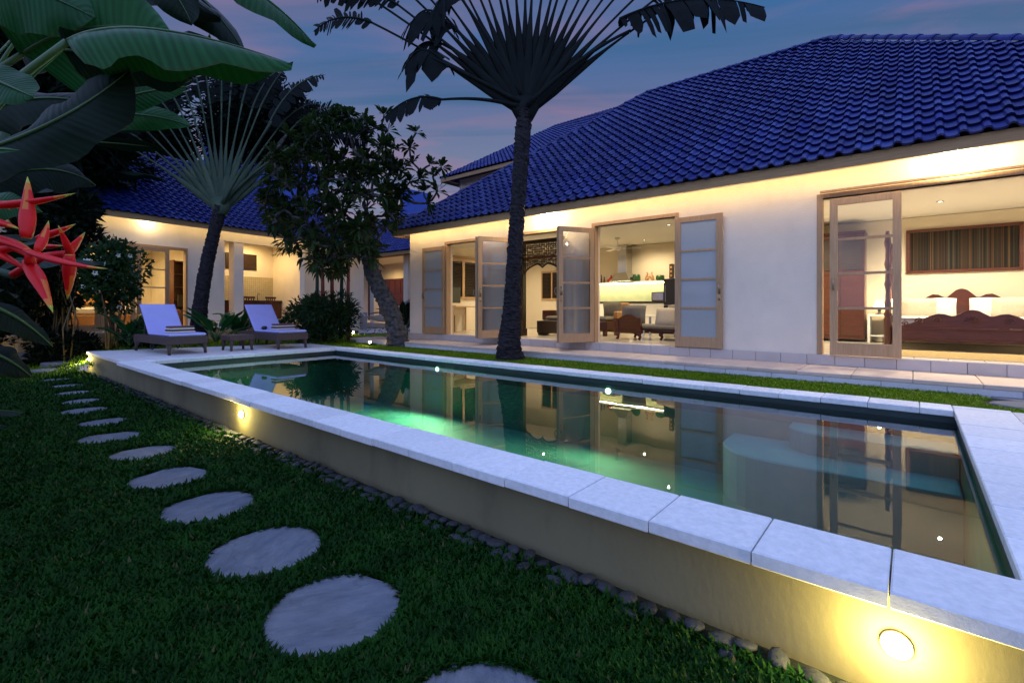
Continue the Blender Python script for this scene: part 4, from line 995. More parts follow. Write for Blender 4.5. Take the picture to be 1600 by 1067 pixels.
# bedside table with lamp
ns = thing('bedside_table', 'pale cream bedside table with open front', 'table', (-.5,12.15,ZF))
b = MB(); b.box(-.70,-.38,11.9,12.4,ZF+.52,ZF+.56,bev=.005); b.build('table_top', M['linen'], ns, world=True)
for xx in (-.70,-.42):
    for yy in (11.9,12.36): MB().box(xx,xx+.04,yy,yy+.04,ZF,ZF+.52).build('leg', M['linen'], ns, world=True)
b = MB(); b.box(-.66,-.42,11.93,12.37,ZF+.12,ZF+.14); b.build('shelf', M['linen'], ns, world=True)
bl = thing('bedside_lamp', 'small lit lamp with pleated shade on the bedside table', 'lamp', (-.52,12.12,ZF+.56))
b = MB(); b.lathe([(.07,0),(.07,.015),(.02,.03),(.03,.08),(.015,.13),(.02,.15)], 12); b.build('base', M['darkwood'], bl, smooth=True)
b = MB(); b.lathe([(.10,.14),(.095,.16),(.055,.26),(.045,.28)], 16); b.build('lamp_shade', emit('bedside_shade', (1,.80,.48), 7), bl, smooth=True)
light('bedside_light', (-.52,12.12,ZF+.92), 9, WARM, .06, parent=bl)
rug = tag(MB().box(-.2,2.3,8.75,10.1,ZF-.002,ZF+.010).build('rug', mat('seagrass', (.42,.30,.12), .9, .2, 40, bump=.5, bscale=120)), 'golden woven floor mat inside the bedroom doorway', 'rug')
# ================================================================== GUEST HOUSE (left)
GO = Vector((-16.16, 2.94, 0)); GA = R(8.9)
gh = thing('guest_house', 'smaller white guest house with blue tiled roof behind the loungers', 'house', GO, GA)
GF = .75; GT = 3.03
def gb(name, mb, m, parent=None, **k): return mb.build(name, m, parent or gh, **k)
b = MB(); b.box(-.2, 0, -5.5, -1.0, GF, GT); b.box(-.2, 0, 1.86, 2.95, GF, GT); b.box(-.2, 0, -5.5, 2.95, GT, 3.85); b.box(-.2, -.002, 2.95, 5.6, 3.45, 3.85)
b.box(-1.8, -.201, 2.75, 2.95, GF, 3.8); b.box(-1.8, .0, 5.6, 5.8, .4, 3.85); b.box(-1.8, -1.62, 2.951, 5.599, GF, 3.8)
b.box(-4.2, -4.0, -5.5, 2.75, GF, 3.8); b.box(-4.2, -.2, -5.7, -5.5, .3, 3.85); b.box(-3.99, -1.801, 2.60, 2.75, GF, 3.8)
b.box(-.9, -.7, 5.801, 9.2, .3, 3.7)
gb('wall', b, M['stucco'])
gb('floor', MB().box(-4.0, .55, -5.5, 5.6, .2, GF), M['terrace'])
gb('ceiling', MB().box(-3.99, -.002, -5.48, 5.59, 3.80, 3.84), M['ceiling'])
gb('soffit', MB().box(.001, .36, -5.8, 9.0, 3.78, 3.80), M['ceiling'])
MB().box(.31, .322, -5.5, 8.8, 3.715, 3.765).build('eave_light_strip', emit('eave_strip', (1, .72, .34), 9), gh)
gb('column', MB().box(-.32, -.02, 3.26, 3.56, GF, 3.45, bev=.008), M['stucco'])
# terrace boards on the front face of its plinth
fb = gb('plinth_base', MB().box(.551, .56, -5.5, 5.6, .2, GF-.03), M['joint'])
bm_ = MB().box(0, .02, 0, .185, 0, .36, bev=.003).mesh('plinth_board', M['teak'])
y = -4.5
while y < 5.4: link('plinth_board', bm_, fb, loc=(.561, y, .36)); y += .19
# sliding leaves and frame
b = MB(); b.box(-.10, .02, -1.05, -.98, GF, GT); b.box(-.10, .02, 1.82, 1.88, GF, GT); b.box(-.10, .025, -1.05, 1.88, GT, GT+.07); gb('door_frame', b, M['teak'])
def gdoor(y0, w_, x, label):
    b = MB(); b.box(x-.02, x+.02, y0, y0+.10, GF, GT-.01); b.box(x-.02, x+.02, y0+w_-.10, y0+w_, GF, GT-.01); b.box(x-.018, x+.018, y0+.101, y0+w_-.101, GT-.10, GT-.01); b.box(x-.018, x+.018, y0+.101, y0+w_-.101, GF, GF+.16)
    d = b.build('door', M['teak'], gh, label=label)
    for k in range(4):
        z = GF+.16+k*.505
        if k: MB().box(x-.015, x+.015, y0+.10, y0+w_-.10, z-.016, z+.016).build('glazing_bar', M['teak'], d)
        MB().box(x-.003, x+.003, y0+.10, y0+w_-.10, z+(.016 if k else 0), z+.505-.016).build('pane', M['glass'], d)
gdoor(-.95, .76, .0, 'sliding leaf behind the white flowering shrub'); gdoor(-.18, .76, .0, 'middle sliding leaf'); gdoor(.60, .78, .045, 'right sliding leaf beside the open gap')
# loggia: carved panels, mosaic splashback, worktop and cabinets
for (a, c_) in ((2.98, 3.75), (3.85, 4.95)): gb('carved_panel', MB().box(-1.618, -1.58, a, c_, 2.72, 3.28, bev=.01), M['darkwood'])
mo_m = bpy.data.materials.new('mosaic'); mo_m.use_nodes = True; t = mo_m.node_tree; bs = t.nodes['Principled BSDF']; bs.inputs['Roughness'].default_value = .4
co = t.nodes.new('ShaderNodeTexCoord'); mpn = t.nodes.new('ShaderNodeMapping'); mpn.inputs['Rotation'].default_value = (R(90), 0, R(90)); t.links.new(co.outputs['Object'], mpn.inputs[0])
sepm = t.nodes.new('ShaderNodeSeparateXYZ'); t.links.new(co.outputs['Object'], sepm.inputs[0]); cmb = t.nodes.new('ShaderNodeCombineXYZ'); t.links.new(sepm.outputs['Y'], cmb.inputs[0]); t.links.new(sepm.outputs['Z'], cmb.inputs[1])
br = t.nodes.new('ShaderNodeTexBrick'); br.offset = 0; br.inputs['Scale'].default_value = 1; br.inputs['Brick Width'].default_value = .075; br.inputs['Row Height'].default_value = .075; br.inputs['Mortar Size'].default_value = .007
br.inputs['Color1'].default_value = (.40,.31,.15,1); br.inputs['Color2'].default_value = (.47,.38,.19,1); br.inputs['Mortar'].default_value = (.62,.54,.36,1)
t.links.new(cmb.outputs[0], br.inputs['Vector']); t.links.new(br.outputs[0], bs.inputs['Base Color'])
gb('splashback', MB().box(-1.618, -1.605, 2.955, 5.59, 1.62, 2.47), mo_m)
wt_ = thing('loggia_counter', 'dark topped counter with red wooden cabinets in the guest house loggia', 'counter', GO, GA)
MB().box(-1.60, -1.0, 2.97, 5.58, 1.56, 1.61, bev=.005).build('worktop', M['black'], wt_)
cm_ = MB().box(0, .02, 0, .50, 0, .70, bev=.006).mesh('cabinet_door', M['redwood'])
MB().box(-1.60, -1.06, 2.98, 5.57, GF, 1.558).build('carcass', M['redwood'], wt_)
for k in range(5): link('cabinet_door', cm_, wt_, loc=(-1.058, 3.0+k*.515, GF+.06))
tp = thing('tap', 'small curved tap on the loggia counter', 'tap', Matrix.Translation(GO) @ Matrix.Rotation(GA,4,'Z') @ Vector((-1.45,4.9,1.61)), GA)
MB().tube([(0,0,0),(0,0,.2),(.03,0,.26),(.10,0,.26),(.12,0,.21)], .014, 8).build('spout', M['steel'], tp, smooth=True)
MB().box(-.02,.02,.05,.07,0,.06).build('lever', M['steel'], tp)
for k, lab in enumerate(('nearer wooden chair in the loggia', 'farther wooden chair in the loggia')):
    c_ = thing('wooden_chair', lab + ' of the guest house', 'chair', Matrix.Translation(GO) @ Matrix.Rotation(GA,4,'Z') @ Vector((-.6,3.95+k*.75,GF)), GA + .2*k, group='loggia chairs')
    MB().box(-.22,.22,-.22,.22,.42,.46,bev=.006).build('seat', M['redwood'], c_)
    for (xx,yy) in ((-.2,-.2),(.2,-.2),(-.2,.2),(.2,.2)): MB().box(xx-.02,xx+.02,yy-.02,yy+.02,0,.42 if xx < 0 else .42).build('leg', M['redwood'], c_)
    for q in range(5): MB().box(.19,.215,-.18+q*.085,-.15+q*.085,.46,.92,bev=.003).build('back_slat', M['redwood'], c_)
    MB().box(.185,.22,-.22,.22,.92,.98,bev=.006).build('back_rail', M['redwood'], c_)
# room contents
bc = thing('bookcase', 'red brown open bookcase seen through the guest room door', 'bookcase', GO, GA)
b = MB(); b.box(-1.7,-1.3,2.10,2.13,GF,2.85); b.box(-1.7,-1.3,2.56,2.59,GF,2.85)
b.build('side', M['redwood'], bc); MB().box(-1.71,-1.69,2.131,2.559,GF,2.85).build('back', M['redwood'], bc)
for k in range(6): MB().box(-1.69,-1.3,2.131,2.559,GF+.05+k*.4,GF+.075+k*.4).build('shelf', M['redwood'], bc)
sf = thing('guest_bed', 'cream guest bed with a lit headboard in the guest room', 'bed', GO, GA)
MB().box(-3.6,-1.7,-.6,1.5,GF+.05,GF+.40,bev=.03).build('base', M['rattan'], sf); MB().box(-3.55,-1.75,-.55,1.45,GF+.402,GF+.62,bev=.06).build('mattress', M['linen'], sf)
MB().box(-3.75,-3.62,-.7,1.6,GF+.05,GF+1.15,bev=.02).build('headboard', M['rattan'], sf)
tv = thing('television', 'small black television on a wooden cabinet in the guest room', 'television', GO, GA)
MB().box(-.95,-.55,1.95,2.5,GF,GF+.55,bev=.01).build('cabinet', M['redwood'], tv); MB().box(-.80,-.76,1.98,2.48,GF+.62,GF+1.0,bev=.008).build('screen', M['black'], tv); MB().box(-.82,-.72,2.15,2.3,GF+.552,GF+.62).build('stand', M['black'], tv)
# roof
GP = R(37.0); gw = 3.35; gz0 = 3.86; gr = gw*math.tan(GP); Y0, Y1 = -8.0, 9.1
b = MB(); b.add([(.35,Y0,gz0),(.35,Y1,gz0),(.35-2*gw,Y1,gz0),(.35-2*gw,Y0,gz0),(.35-gw,Y0+gw,gz0+gr),(.35-gw,Y1-gw,gz0+gr)], [(0,1,5,4),(1,2,5),(2,3,4,5),(3,0,4),(3,2,1,0)])
b.v = [(x,y,z-.03) for x,y,z in b.v]
gro = gb('roof', b, M['roofdeck'])
b = MB(); b.box(.33, .365, Y0, Y1, 3.70, 3.86); b.box(.0, .329, Y1-.035, Y1, 3.70, 3.86); b.build('fascia', M['fascia'], gro)
GM = roof_frame((.40, 0, gz0-.04), (0,1), (-1,0), GP)
sp_ = []; s = 0
while s < gw/math.cos(GP)+.02:
    h = max(0,(s+.12)*math.cos(GP)-.05); c = math.ceil((Y0+h)/TW)
    while c*TW+TW < Y1-h: sp_.append((c*TW, s)); c += 1
    s += EX
tiles_joined('roof_tiles', sp_, GM, gro)
pk0, pk1 = Vector((.35-gw, Y0+gw, gz0+gr)), Vector((.35-gw, Y1-gw, gz0+gr))
caps(pk0+up, pk1+up, gro); caps(Vector((.35,Y1,gz0))+up, pk1+up, gro)
# lamps of the guest house
W_ = Matrix.Translation(GO) @ Matrix.Rotation(GA,4,'Z')
q = W_ @ Vector((.17,.85,3.775)); soffit_lamp(q.x, q.y, q.z, 'eave lamp above the guest room door', 10)
q = W_ @ Vector((-1.2,.5,3.79)); downlight(q.x,q.y,q.z, 'guest room ceiling downlight behind the door', 95, 'guest house downlights', WARM)
q = W_ @ Vector((-2.8,0.2,3.79)); downlight(q.x,q.y,q.z, 'guest room ceiling downlight over the bed', 100, 'guest house downlights', WARM)
q = W_ @ Vector((-.8,4.5,3.79)); downlight(q.x,q.y,q.z, 'loggia ceiling downlight above the counter', 62, 'guest house downlights', WARM)

# ================================================================== BACK PAVILION between the houses
pv = thing('back_pavilion', 'tiled pavilion with lit yellow wall between the two houses', 'pavilion', (-20, 14, 0))
def pb(name, mb, m, parent=None, **k): return mb.build(name, m, parent or pv, world=(parent is None), **k)
pb('floor', MB().box(-30, -13, 13.9, 17.5, .2, .60), M['terrace'])
pb('wall', MB().box(-30, -13, 17.0, 17.2, .6, 4.0), M['stucco'])
for xx in (-20.9, -18.2): pb('column', MB().box(xx-.16, xx+.16, 14.1, 14.42, .6, 3.82, bev=.01), M['stucco'])
pb('beam', MB().box(-30, -13, 14.12, 14.40, 3.82, 3.85), M['fascia'])
b = MB(); b.add([(-30,13.7,3.95),(-13,13.7,3.95),(-13,18,6.9),(-30,18,6.9),(-30,13.7,3.90),(-13,13.7,3.90)], [(0,1,2,3),(4,5,1,0)]); prf = pb('roof', b, M['roofdeck'])
b = MB(); b.box(-30, -13, 13.68, 13.72, 3.80, 3.94); b.build('fascia', M['fascia'], prf)
PM = roof_frame((-24, 13.65, 3.93), (1,0), (0,1), math.atan2(2.95,4.3)); sp2 = [(c*TW, r*EX) for c in range(49) for r in range(19)]
tiles_joined('roof_tiles', sp2, PM, prf)
dq = pb('carved_door', MB().box(-25.5, -21.2, 16.93, 16.995, .6, 3.0), M['redwood'])
for k in range(8): MB().box(-25.4+k*.53, -24.93+k*.53, 16.905, 16.929, 2.15, 2.9, bev=.008).build('door_panel', M['redwood'], dq); MB().box(-25.4+k*.53, -24.93+k*.53, 16.905, 16.929, .75, 1.9, bev=.008).build('door_panel', M['redwood'], dq)
downlight(-22.6, 15.6, 3.85, 'left ceiling lamp of the back pavilion', 70, 'pavilion lamps', WARM)
downlight(-19.8, 15.8, 3.85, 'right ceiling lamp of the back pavilion', 60, 'pavilion lamps', WARM)
pb('ceiling', MB().box(-30, -13, 13.75, 17, 3.86, 3.89), M['ceiling'])
gp = G(567, 516, .38)
post_ = tag(MB().box(gp.x-.17, gp.x+.17, gp.y-.1, gp.y+.1, .3, 1.15, bev=.01).build('grey_pillar', M['dullgrey']), 'short grey rendered pillar beside the hammock', 'pillar')
p0, p1 = P(571,494,14.2), P(652,462,13.6)
hm = thing('hammock', 'pale cloth hammock slung between pillar and villa corner', 'hammock', ((p0.x+p1.x)/2, (p0.y+p1.y)/2, .5))
b = MB(); n = 14; dirv = (p1-p0); sd_ = Vector((-dirv.y, dirv.x, 0)).normalized()
for i in range(n+1):
    u = i/n; c_ = p0 + dirv*u - Vector((0,0,.42*math.sin(math.pi*u))); wv = .34*math.sin(math.pi*u)**.6 + .01
    for j in range(7):
        v_ = j/6*2-1; b.v.append(tuple(c_ + sd_*wv*v_ + Vector((0,0,.22*v_*v_*math.sin(math.pi*u)))))
for i in range(n):
    for j in range(6): b.f.append((i*7+j, i*7+j+1, (i+1)*7+j+1, (i+1)*7+j)); b.m.append(0)
b.build('cloth', M['hammock'], hm, world=True, smooth=True)
b = MB(); b.tube([p0, p0+Vector((-.25,.02,.12))], .012, 6); b.tube([p1, p1+Vector((.5,.2,.35))], .012, 6); b.build('rope', M['linen'], hm, world=True)
# pebble bed
pbp = []
t = thing('white_pebble_bed', 'bed of white pebbles at the foot of the grey pillar', 'pebbles', (-12.5, 10.8, .38), kind='stuff')
b = MB()
for _ in range(500):
    q = G(rnd.uniform(560,655), rnd.uniform(513.5,520.5), .38); r = rnd.uniform(.025,.05)
    b.lathe([(r*.4,-r*.3),(r,0),(r*.6,r*.5),(r*.1,r*.62)], 6, TR(q.x,q.y,.385,rnd.uniform(0,6)))
b.build('pebbles', mat('white_pebble', (.42,.42,.44), .7, .2, 9), t, world=True)['kind'] = 'stuff'
# far roof behind the villa, neighbours
br_ = thing('rear_wing', 'dark tiled roof of the rear wing rising behind the villa hip', 'house', P(780,260,24))
e0 = P(689,280,22); pk = P(869,198,26.5); e1 = P(905,225,26)
dx = Vector((1,0,0)); 
b = MB(); z0 = e0.z; zp = pk.z
rw = [(e0.x,e0.y,z0),(e0.x+14,e0.y,z0),(e0.x+14-(pk.x-e0.x),pk.y,zp),(pk.x,pk.y,zp),(e0.x,2*pk.y-e0.y,z0)]
b.add(rw + [(e0.x+14, 2*pk.y-e0.y, z0)], [(0,1,2,3),(0,3,4),(4,3,2,5),(1,5,2),(0,4,5,1)]); rr = b.build('roof', M['roofdeck'], br_, world=True)
sl = math.atan2(zp-z0, pk.y-e0.y); QM = roof_frame((e0.x, e0.y-.05, z0+.0), (1,0), (0,1), sl); sp3 = []
s = 0; tot = (pk.y-e0.y)/math.cos(sl)
while s < tot:
    h = (pk.x-e0.x)*s/tot; c = math.ceil(h/TW)
    while c*TW < 14-h-.2 and c*TW < 9: sp3.append((c*TW, s)); c += 1
    s += EX
tiles_joined('roof_tiles', sp3, QM, rr); caps(e0+up, pk+up, rr)
b = MB(); b.box(e0.x, e0.x+14, e0.y-.02, e0.y+.02, z0-.16, z0-.01); b.box(e0.x-.02, e0.x+.02, e0.y+.021, 2*pk.y-e0.y, z0-.16, z0-.01); b.build('fascia', M['fascia'], rr)
b = MB(); b.box(e0.x+.6, e0.x+13, e0.y+.6, 2*pk.y-e0.y-.6, .38, z0-.02); b.build('wall', M['stucco'], br_, world=True)
# neighbours beyond the garden
nb = thing('neighbour_house', 'plain white neighbouring house, blue dusk light in its colour, beyond the guest house roof', 'house', P(380,300,34))
a = P(318,208,34); c_ = P(470,247,40)
b = MB(); dn = Vector((-.64,.77,0))*4; b.add([(a.x,a.y,.3),(c_.x,c_.y,.3),(c_.x+dn.x,c_.y+dn.y,.3),(a.x+dn.x,a.y+dn.y,.3),(a.x,a.y,a.z),(c_.x,c_.y,c_.z),(c_.x+dn.x,c_.y+dn.y,c_.z),(a.x+dn.x,a.y+dn.y,a.z)], [(3,2,1,0),(4,5,6,7),(0,1,5,4),(1,2,6,5),(2,3,7,6),(3,0,4,7)])
b.build('wall', M['bluelit_wall'], nb, world=True)
b = MB(); b.tube([a+Vector((0,0,.05)), c_+Vector((0,0,.05))], .09, 6); b.build('parapet', M['bluelit_wall'], nb, world=True)
a = P(625,298,36); c_ = P(640,298,36)
b = MB(); b.box(a.x-.0, c_.x+.35, a.y, a.y+2, .3, a.z); tt = b.build('distant_building', M['bluelit_wall']); tag(tt, 'narrow white building wall coloured as lit blue in the gap left of the villa roof', 'building')  # wall of a distant white building, blue light painted into it
# ================================================================== PLANTS
def bez(p0, p1, p2, n):
    return [p0*(1-t)**2 + p1*2*t*(1-t) + p2*t*t for t in [i/n for i in range(n+1)]]
TOCAM = lambda p: (Vector((0,0,H)) - p).normalized()
def blade(b, path, W, nrm, fold=.3, wav=.04, shape='banana', seed=0, rib=True, nc=3, rib_r=.010, tear=0.0):
    q = random.Random(seed); n = len(path)-1; rows = []
    ph = q.uniform(0,6)
    for i, p in enumerate(path):
        u = i/n; t = (path[min(i+1,n)] - path[max(i-1,0)]).normalized()
        side = t.cross(nrm).normalized(); nn = side.cross(t)
        if shape == 'banana': w_ = W*(min(1, (u/.10))**.6 if u < .10 else 1)*(1 if u < .62 else max(0.0, math.cos((u-.62)/.38*math.pi/2))**.75)
        elif shape == 'lance': w_ = W*math.sin(math.pi*min(1, u*.93+.07))**.85
        else: w_ = W*math.sin(math.pi*(u*.96+.04))**.6
        row = []
        for k in range(-nc, nc+1):
            s = k/nc; f_ = fold*abs(s)**.7
            wob = wav*abs(s)**2*math.sin(u*17+ph+(2 if s < 0 else 0))*W*2.2 + wav*.4*abs(s)*math.sin(u*41+ph)*W
            row.append(p + side*(s*w_*math.cos(f_)) - nn*(abs(s)*w_*math.sin(f_)) + nn*wob)
        rows.append(row)
    m = 2*nc+1; v0 = len(b.v)
    for i, r in enumerate(rows):
        for k, x in enumerate(r): b.at[len(b.v)] = (i/n, (k-nc)/nc, 0.0); b.v.append(tuple(x))
    for i in range(n):
        for k in range(m-1):
            if tear and q.random() < tear and 1 < i < n-1: continue
            b.f.append((v0+i*m+k, v0+i*m+k+1, v0+(i+1)*m+k+1, v0+(i+1)*m+k)); b.m.append(0)
    if rib:
        b.cur = 1; b.tube([p + nrm*.003 for p in path], [rib_r*(1-.85*i/n) for i in range(n+1)], 5); b.cur = 0
def hleaf(parent, c0, c1, c2, W, face=.6, fold=.25, wav=.05, m='banana', n=18, seed=0, pet=None, shape='banana'):
    p0, p1, p2 = P(*c0), P(*c1), P(*c2)
    path = bez(p0, p1, p2, n); nrm = (Vector((0,0,1))*(1-abs(face)) + TOCAM(p1)*face).normalized()
    b = MB(); blade(b, path, W, nrm, fold, wav, shape, seed, nc=4)
    thin = pet is None and parent is hel
    if thin: pet = Vector((hb.x+.1, hb.y+.1, min(1.9, max(.25, p0.z-.35))))
    if pet is not None:
        b.cur = 1; b.tube(bez(pet, (pet+p0)/2 + (p0-p1)*.3, p0, 8), [(.011 if thin else .020)-.0006*i for i in range(9)], 7); b.cur = 0
        root = Vector((hb.x+.05*math.sin(seed), hb.y+.05*math.cos(seed), 0))
        if parent is hel: b.cur = 1; b.tube(bez(root, Vector((root.x, root.y, pet.z*.7)), pet, 6), [.024,.023,.022,.021,.020,.017,.014], 7); b.cur = 0
    return b.build('leaf', [M[m], M['midrib']], parent, world=True, smooth=True)
# ---------------- foreground heliconia clump
hb = P(-170, 480, 2.3); hb.z = 0
hel = thing('heliconia_clump', 'tall heliconia clump with long green leaves filling the upper left corner', 'plant', hb)
st = P(-90, 300, 2.2)
hleaf(hel, (105,66,2.1), (200,8,2.1), (457,102,2.35), .20, .15, 1.0, .06, seed=1, pet=P(-60,195,2.05))
hleaf(hel, (35,85,2.5), (120,20,2.5), (268,50,2.75), .30, .75, .15, .05, seed=2, pet=P(-80,150,2.4))
hleaf(hel, (98,78,2.25), (190,85,2.3), (305,124,2.45), .13, -.5, .15, .08, seed=3, m='banana_shaded')
hleaf(hel, (110,185,2.6), (200,140,2.6), (292,136,2.75), .085, .7, .15, .03, seed=4, shape='oval')
hleaf(hel, (-60,245,2.0), (95,205,2.05), (203,110,2.25), .17, .45, .4, .05, seed=5, m='banana_shaded', pet=P(-150,330,2.0))
hleaf(hel, (80,200,2.8), (190,158,2.8), (299,198,2.85), .095, .7, .25, .04, seed=6, m='banana', shape='oval')
hleaf(hel, (148,222,3.2), (200,225,3.2), (256,232,3.2), .05, -.6, .1, .05, seed=7, m='banana_shaded', shape='oval')
hleaf(hel, (-60,100,1.8), (0,130,1.8), (52,152,1.8), .10, .7, .2, .03, seed=8, shape='oval')
hleaf(hel, (-60,335,1.65), (5,300,1.65), (66,332,1.75), .06, .6, .3, .04, seed=9, shape='lance')
hleaf(hel, (-50,470,1.6), (20,480,1.7), (82,542,1.8), .06, .5, .3, .04, seed=10, m='banana_shaded', shape='lance')
hleaf(hel, (-50,545,1.7), (0,545,1.7), (50,590,1.8), .07, .5, .3, .04, seed=11, m='banana_shaded', shape='lance')
hleaf(hel, (-70,-40,2.2), (20,-40,2.3), (150,30,2.5), .22, .6, .3, .05, seed=12, m='banana')
hleaf(hel, (150,-90,2.9), (260,-60,2.9), (300,40,3.0), .16, .6, .3, .05, seed=13, m='banana_shaded')
hleaf(hel, (-40,235,1.9), (-10,232,1.9), (30,236,1.9), .022, .6, .2, .02, seed=14, shape='lance')
hleaf(hel, (-60,300,2.6), (70,235,2.8), (150,290,3.0), .14, .5, .35, .06, seed=15, m='banana_shaded')
hleaf(hel, (-60,190,3.0), (90,110,3.1), (240,205,3.3), .20, .5, .35, .06, seed=16, m='banana_shaded')
hleaf(hel, (20,60,3.1), (150,60,3.2), (330,60,3.4), .24, .5, .4, .06, seed=17, m='banana_shaded')
hleaf(hel, (60,-60,3.3), (200,-80,3.4), (345,30,3.5), .26, .5, .4, .06, seed=18, m='banana_shaded')
for i in range(6):
    b = MB(); x, y = hb.x + rnd.uniform(-.35,.25), hb.y + rnd.uniform(-.3,.3); h = rnd.uniform(1.5,2.4)
    b.tube(bez(Vector((x,y,0)), Vector((x,y,h*.6)), Vector((x+rnd.uniform(.0,.3),y+rnd.uniform(-.1,.3),h)), 8), [.035-.002*k for k in range(9)], 8); b.build('stem', M['petiole'], hel, world=True, smooth=True)
bgb = P(-160,480,3.2); bgb.z = 0
big = thing('overhanging_banana', 'banana plant whose pale leaf tip hangs into the sky at the top', 'plant', bgb)
hleaf(big, (235,-80,3.2), (400,-45,3.2), (493,73,3.35), .17, .35, .5, .05, seed=21)
hleaf(big, (160,-60,3.6), (300,-70,3.6), (395,105,3.8), .2, .4, .5, .05, seed=22, m='banana_shaded')
b = MB(); b.tube([bgb, bgb+Vector((0,0,1.9)), P(-40,-190,3.3)], [.10,.085,.06], 10); b.build('pseudostem', M['petiole'], big, world=True, smooth=True)
for e in (P(235,-80,3.2), P(160,-60,3.6)):
    b = MB(); b.tube(bez(P(-40,-190,3.3), P(90,-190,3.3), e, 8), [.035-.002*k for k in range(9)], 8); b.build('petiole', M['petiole'], big, world=True, smooth=True)
# flower spikes
def bract(b, p0, p1, w_, bend=None, n=9, flat=.55):
    d = p1-p0; mid = (p0+p1)/2 + (bend or Vector((0,0,0))); path = bez(p0, mid, p1, n)
    seg = 8; fl = Vector((.77,.64,0)); v0 = len(b.f)
    rad = []
    for i in range(n+1):
        u = i/n; r = w_*(.45+.55*math.sin(math.pi*min(1,u*1.25+.12)) if u < .35 else (1-((u-.35)/.65))**.8*1.0 + .02)
        rad.append((r, r*flat))
    b.tube(path, rad, seg, flat=None)
    for fi in range(v0, len(b.f)):
        k = fi - v0; ring, s_ = divmod(k, seg)
        if ring >= n*.84: b.m[fi] = 2
        elif ring >= n*.74 or (s_ == 2 and ring > n*.4): b.m[fi] = 1
D0 = 1.25
def flower(name, label, items, axis, d):
    base = P(*axis[0]); t = thing(name, label, 'flower', base, group='heliconia flowers')
    b = MB(); b.tube([P(*a) for a in axis], [.012]*len(axis), 7); b.build('stalk', M['bract'], t, world=True, smooth=True)
    b = MB(); b.tube(bez(Vector((hb.x+.12, hb.y-.05, 0)), Vector((hb.x+.15, hb.y-.05, 1.75)), P(*axis[0]), 12), [.016]*9+[.014,.013,.012,.012], 8); b.build('stem', M['petiole'], t, world=True, smooth=True)
    for (x0,y0,x1,y1,w_,bx_,by_) in items:
        b = MB(); k = d/F; bv = P(800+bx_, HOR-0+by_, d) - P(800, HOR, d)
        bract(b, P(x0,y0,d+rnd.uniform(-.02,.02)), P(x1,y1,d+rnd.uniform(-.06,.03)), w_*k, bv)
        b.build('bract', [M['bract'], M['bract_mid'], M['bract_tip']], t, world=True, smooth=True)
flower('heliconia_flower', 'large red and yellow heliconia flower at the left edge', [(41,372,43,276,10.5,3,0), (-14,322,118,302,11,-5,8), (-25,372,58,402,14,10,-12), (42,392,168,420,10,0,10), (44,408,83,489,12,0,-6), (-20,385,50,425,10,5,5), (-30,345,30,358,13,0,-6), (58,392,76,345,7,4,2), (-30,300,16,328,10,4,2)],
       [(-60,420,1.3),(-30,398,1.25),(20,385,1.25),(46,396,1.25),(48,412,1.25)], D0)
flower('heliconia_flower', 'smaller red and green heliconia flower behind the large one', [(102,402,133,363,9,2,-3), (113,402,91,352,7,0,0), (108,398,105,468,9,3,0), (60,372,118,350,9,0,3), (62,386,98,384,7,0,0)],
       [(20,430,1.5),(70,400,1.5),(108,396,1.5)], 1.48)
# ---------------- banana / strelitzia style plants
def leafy(name, label, cat, loc, n, L, W, h0, spread=(.3,1.2), m='banana_shaded', seed=0, shape='banana', stem=.06, petl=.35, group=None, smat='petiole', fold=.35, az=None):
    q = random.Random(seed); loc = Vector(loc); t = thing(name, label, cat, loc, group=group)
    if stem and h0 > .05:
        b = MB(); b.tube([loc, loc+Vector((q.uniform(-.06,.06),q.uniform(-.06,.06),h0*.6)), loc+Vector((q.uniform(-.08,.08),q.uniform(-.08,.08),h0))], [stem, stem*.85, stem*.6], 9); b.build('stem', M[smat], t, world=True, smooth=True)
    for i in range(n):
        a = (2*math.pi*i/n*1.0 + q.uniform(-.4,.4)) if az is None else q.uniform(*az); e = q.uniform(*spread); l = L*q.uniform(.7,1.15)
        dr = Vector((math.cos(a)*math.cos(e), math.sin(a)*math.cos(e), math.sin(e))); base = loc + Vector((q.uniform(-.03,.03),q.uniform(-.03,.03),h0*q.uniform(.8,1)))
        p0 = base + dr*petl*q.uniform(.7,1.2); hd_ = Vector((math.cos(a),math.sin(a),0))
        p1 = p0 + dr*l*.55; p2 = p0 + dr*l*.55 + hd_*l*.40 + Vector((0,0,l*(.25*math.sin(e) - q.uniform(.05,.40))))
        b = MB(); sd__ = dr.cross(Vector((0,0,1))).normalized(); nrm = sd__.cross(dr).normalized()
        blade(b, bez(p0,p1,p2,11), W*q.uniform(.8,1.1), nrm, fold, .06, shape, q.randint(0,999), nc=2, rib_r=.008)
        b.cur = 1; b.tube([base, (base+p0)/2+Vector((0,0,.02)), p0], [.016,.013,.009], 5); b.cur = 0
        b.build('leaf', [M[m], M['midrib']], t, world=True, smooth=True)
    return t
def on(px, d): p = P(px, 480, d); return Vector((p.x, p.y, gz(p.x, p.y) if p.y > .9 else 0))
leafy('banana_plant', 'dark banana plant behind the heliconia flowers at the left edge', 'plant', on(-190,4.2), 11, 1.6, .24, 1.5, (.2,1.3), seed=31)
leafy('banana_plant', 'dark banana plant in the upper left behind the heliconia leaves', 'plant', on(-150,5.4), 12, 1.8, .27, 2.3, (.35,1.2), seed=32)
leafy('banana_plant', 'dark banana plant left of the fan palm, drooping over the roof', 'plant', on(70,12.0), 13, 2.6, .36, 4.8, (.2,1.2), seed=33, stem=.10)
leafy('banana_plant', 'tall banana plant at the left edge behind the others', 'plant', on(0,12.2), 13, 2.7, .36, 4.9, (.0,1.2), seed=34, stem=.10)
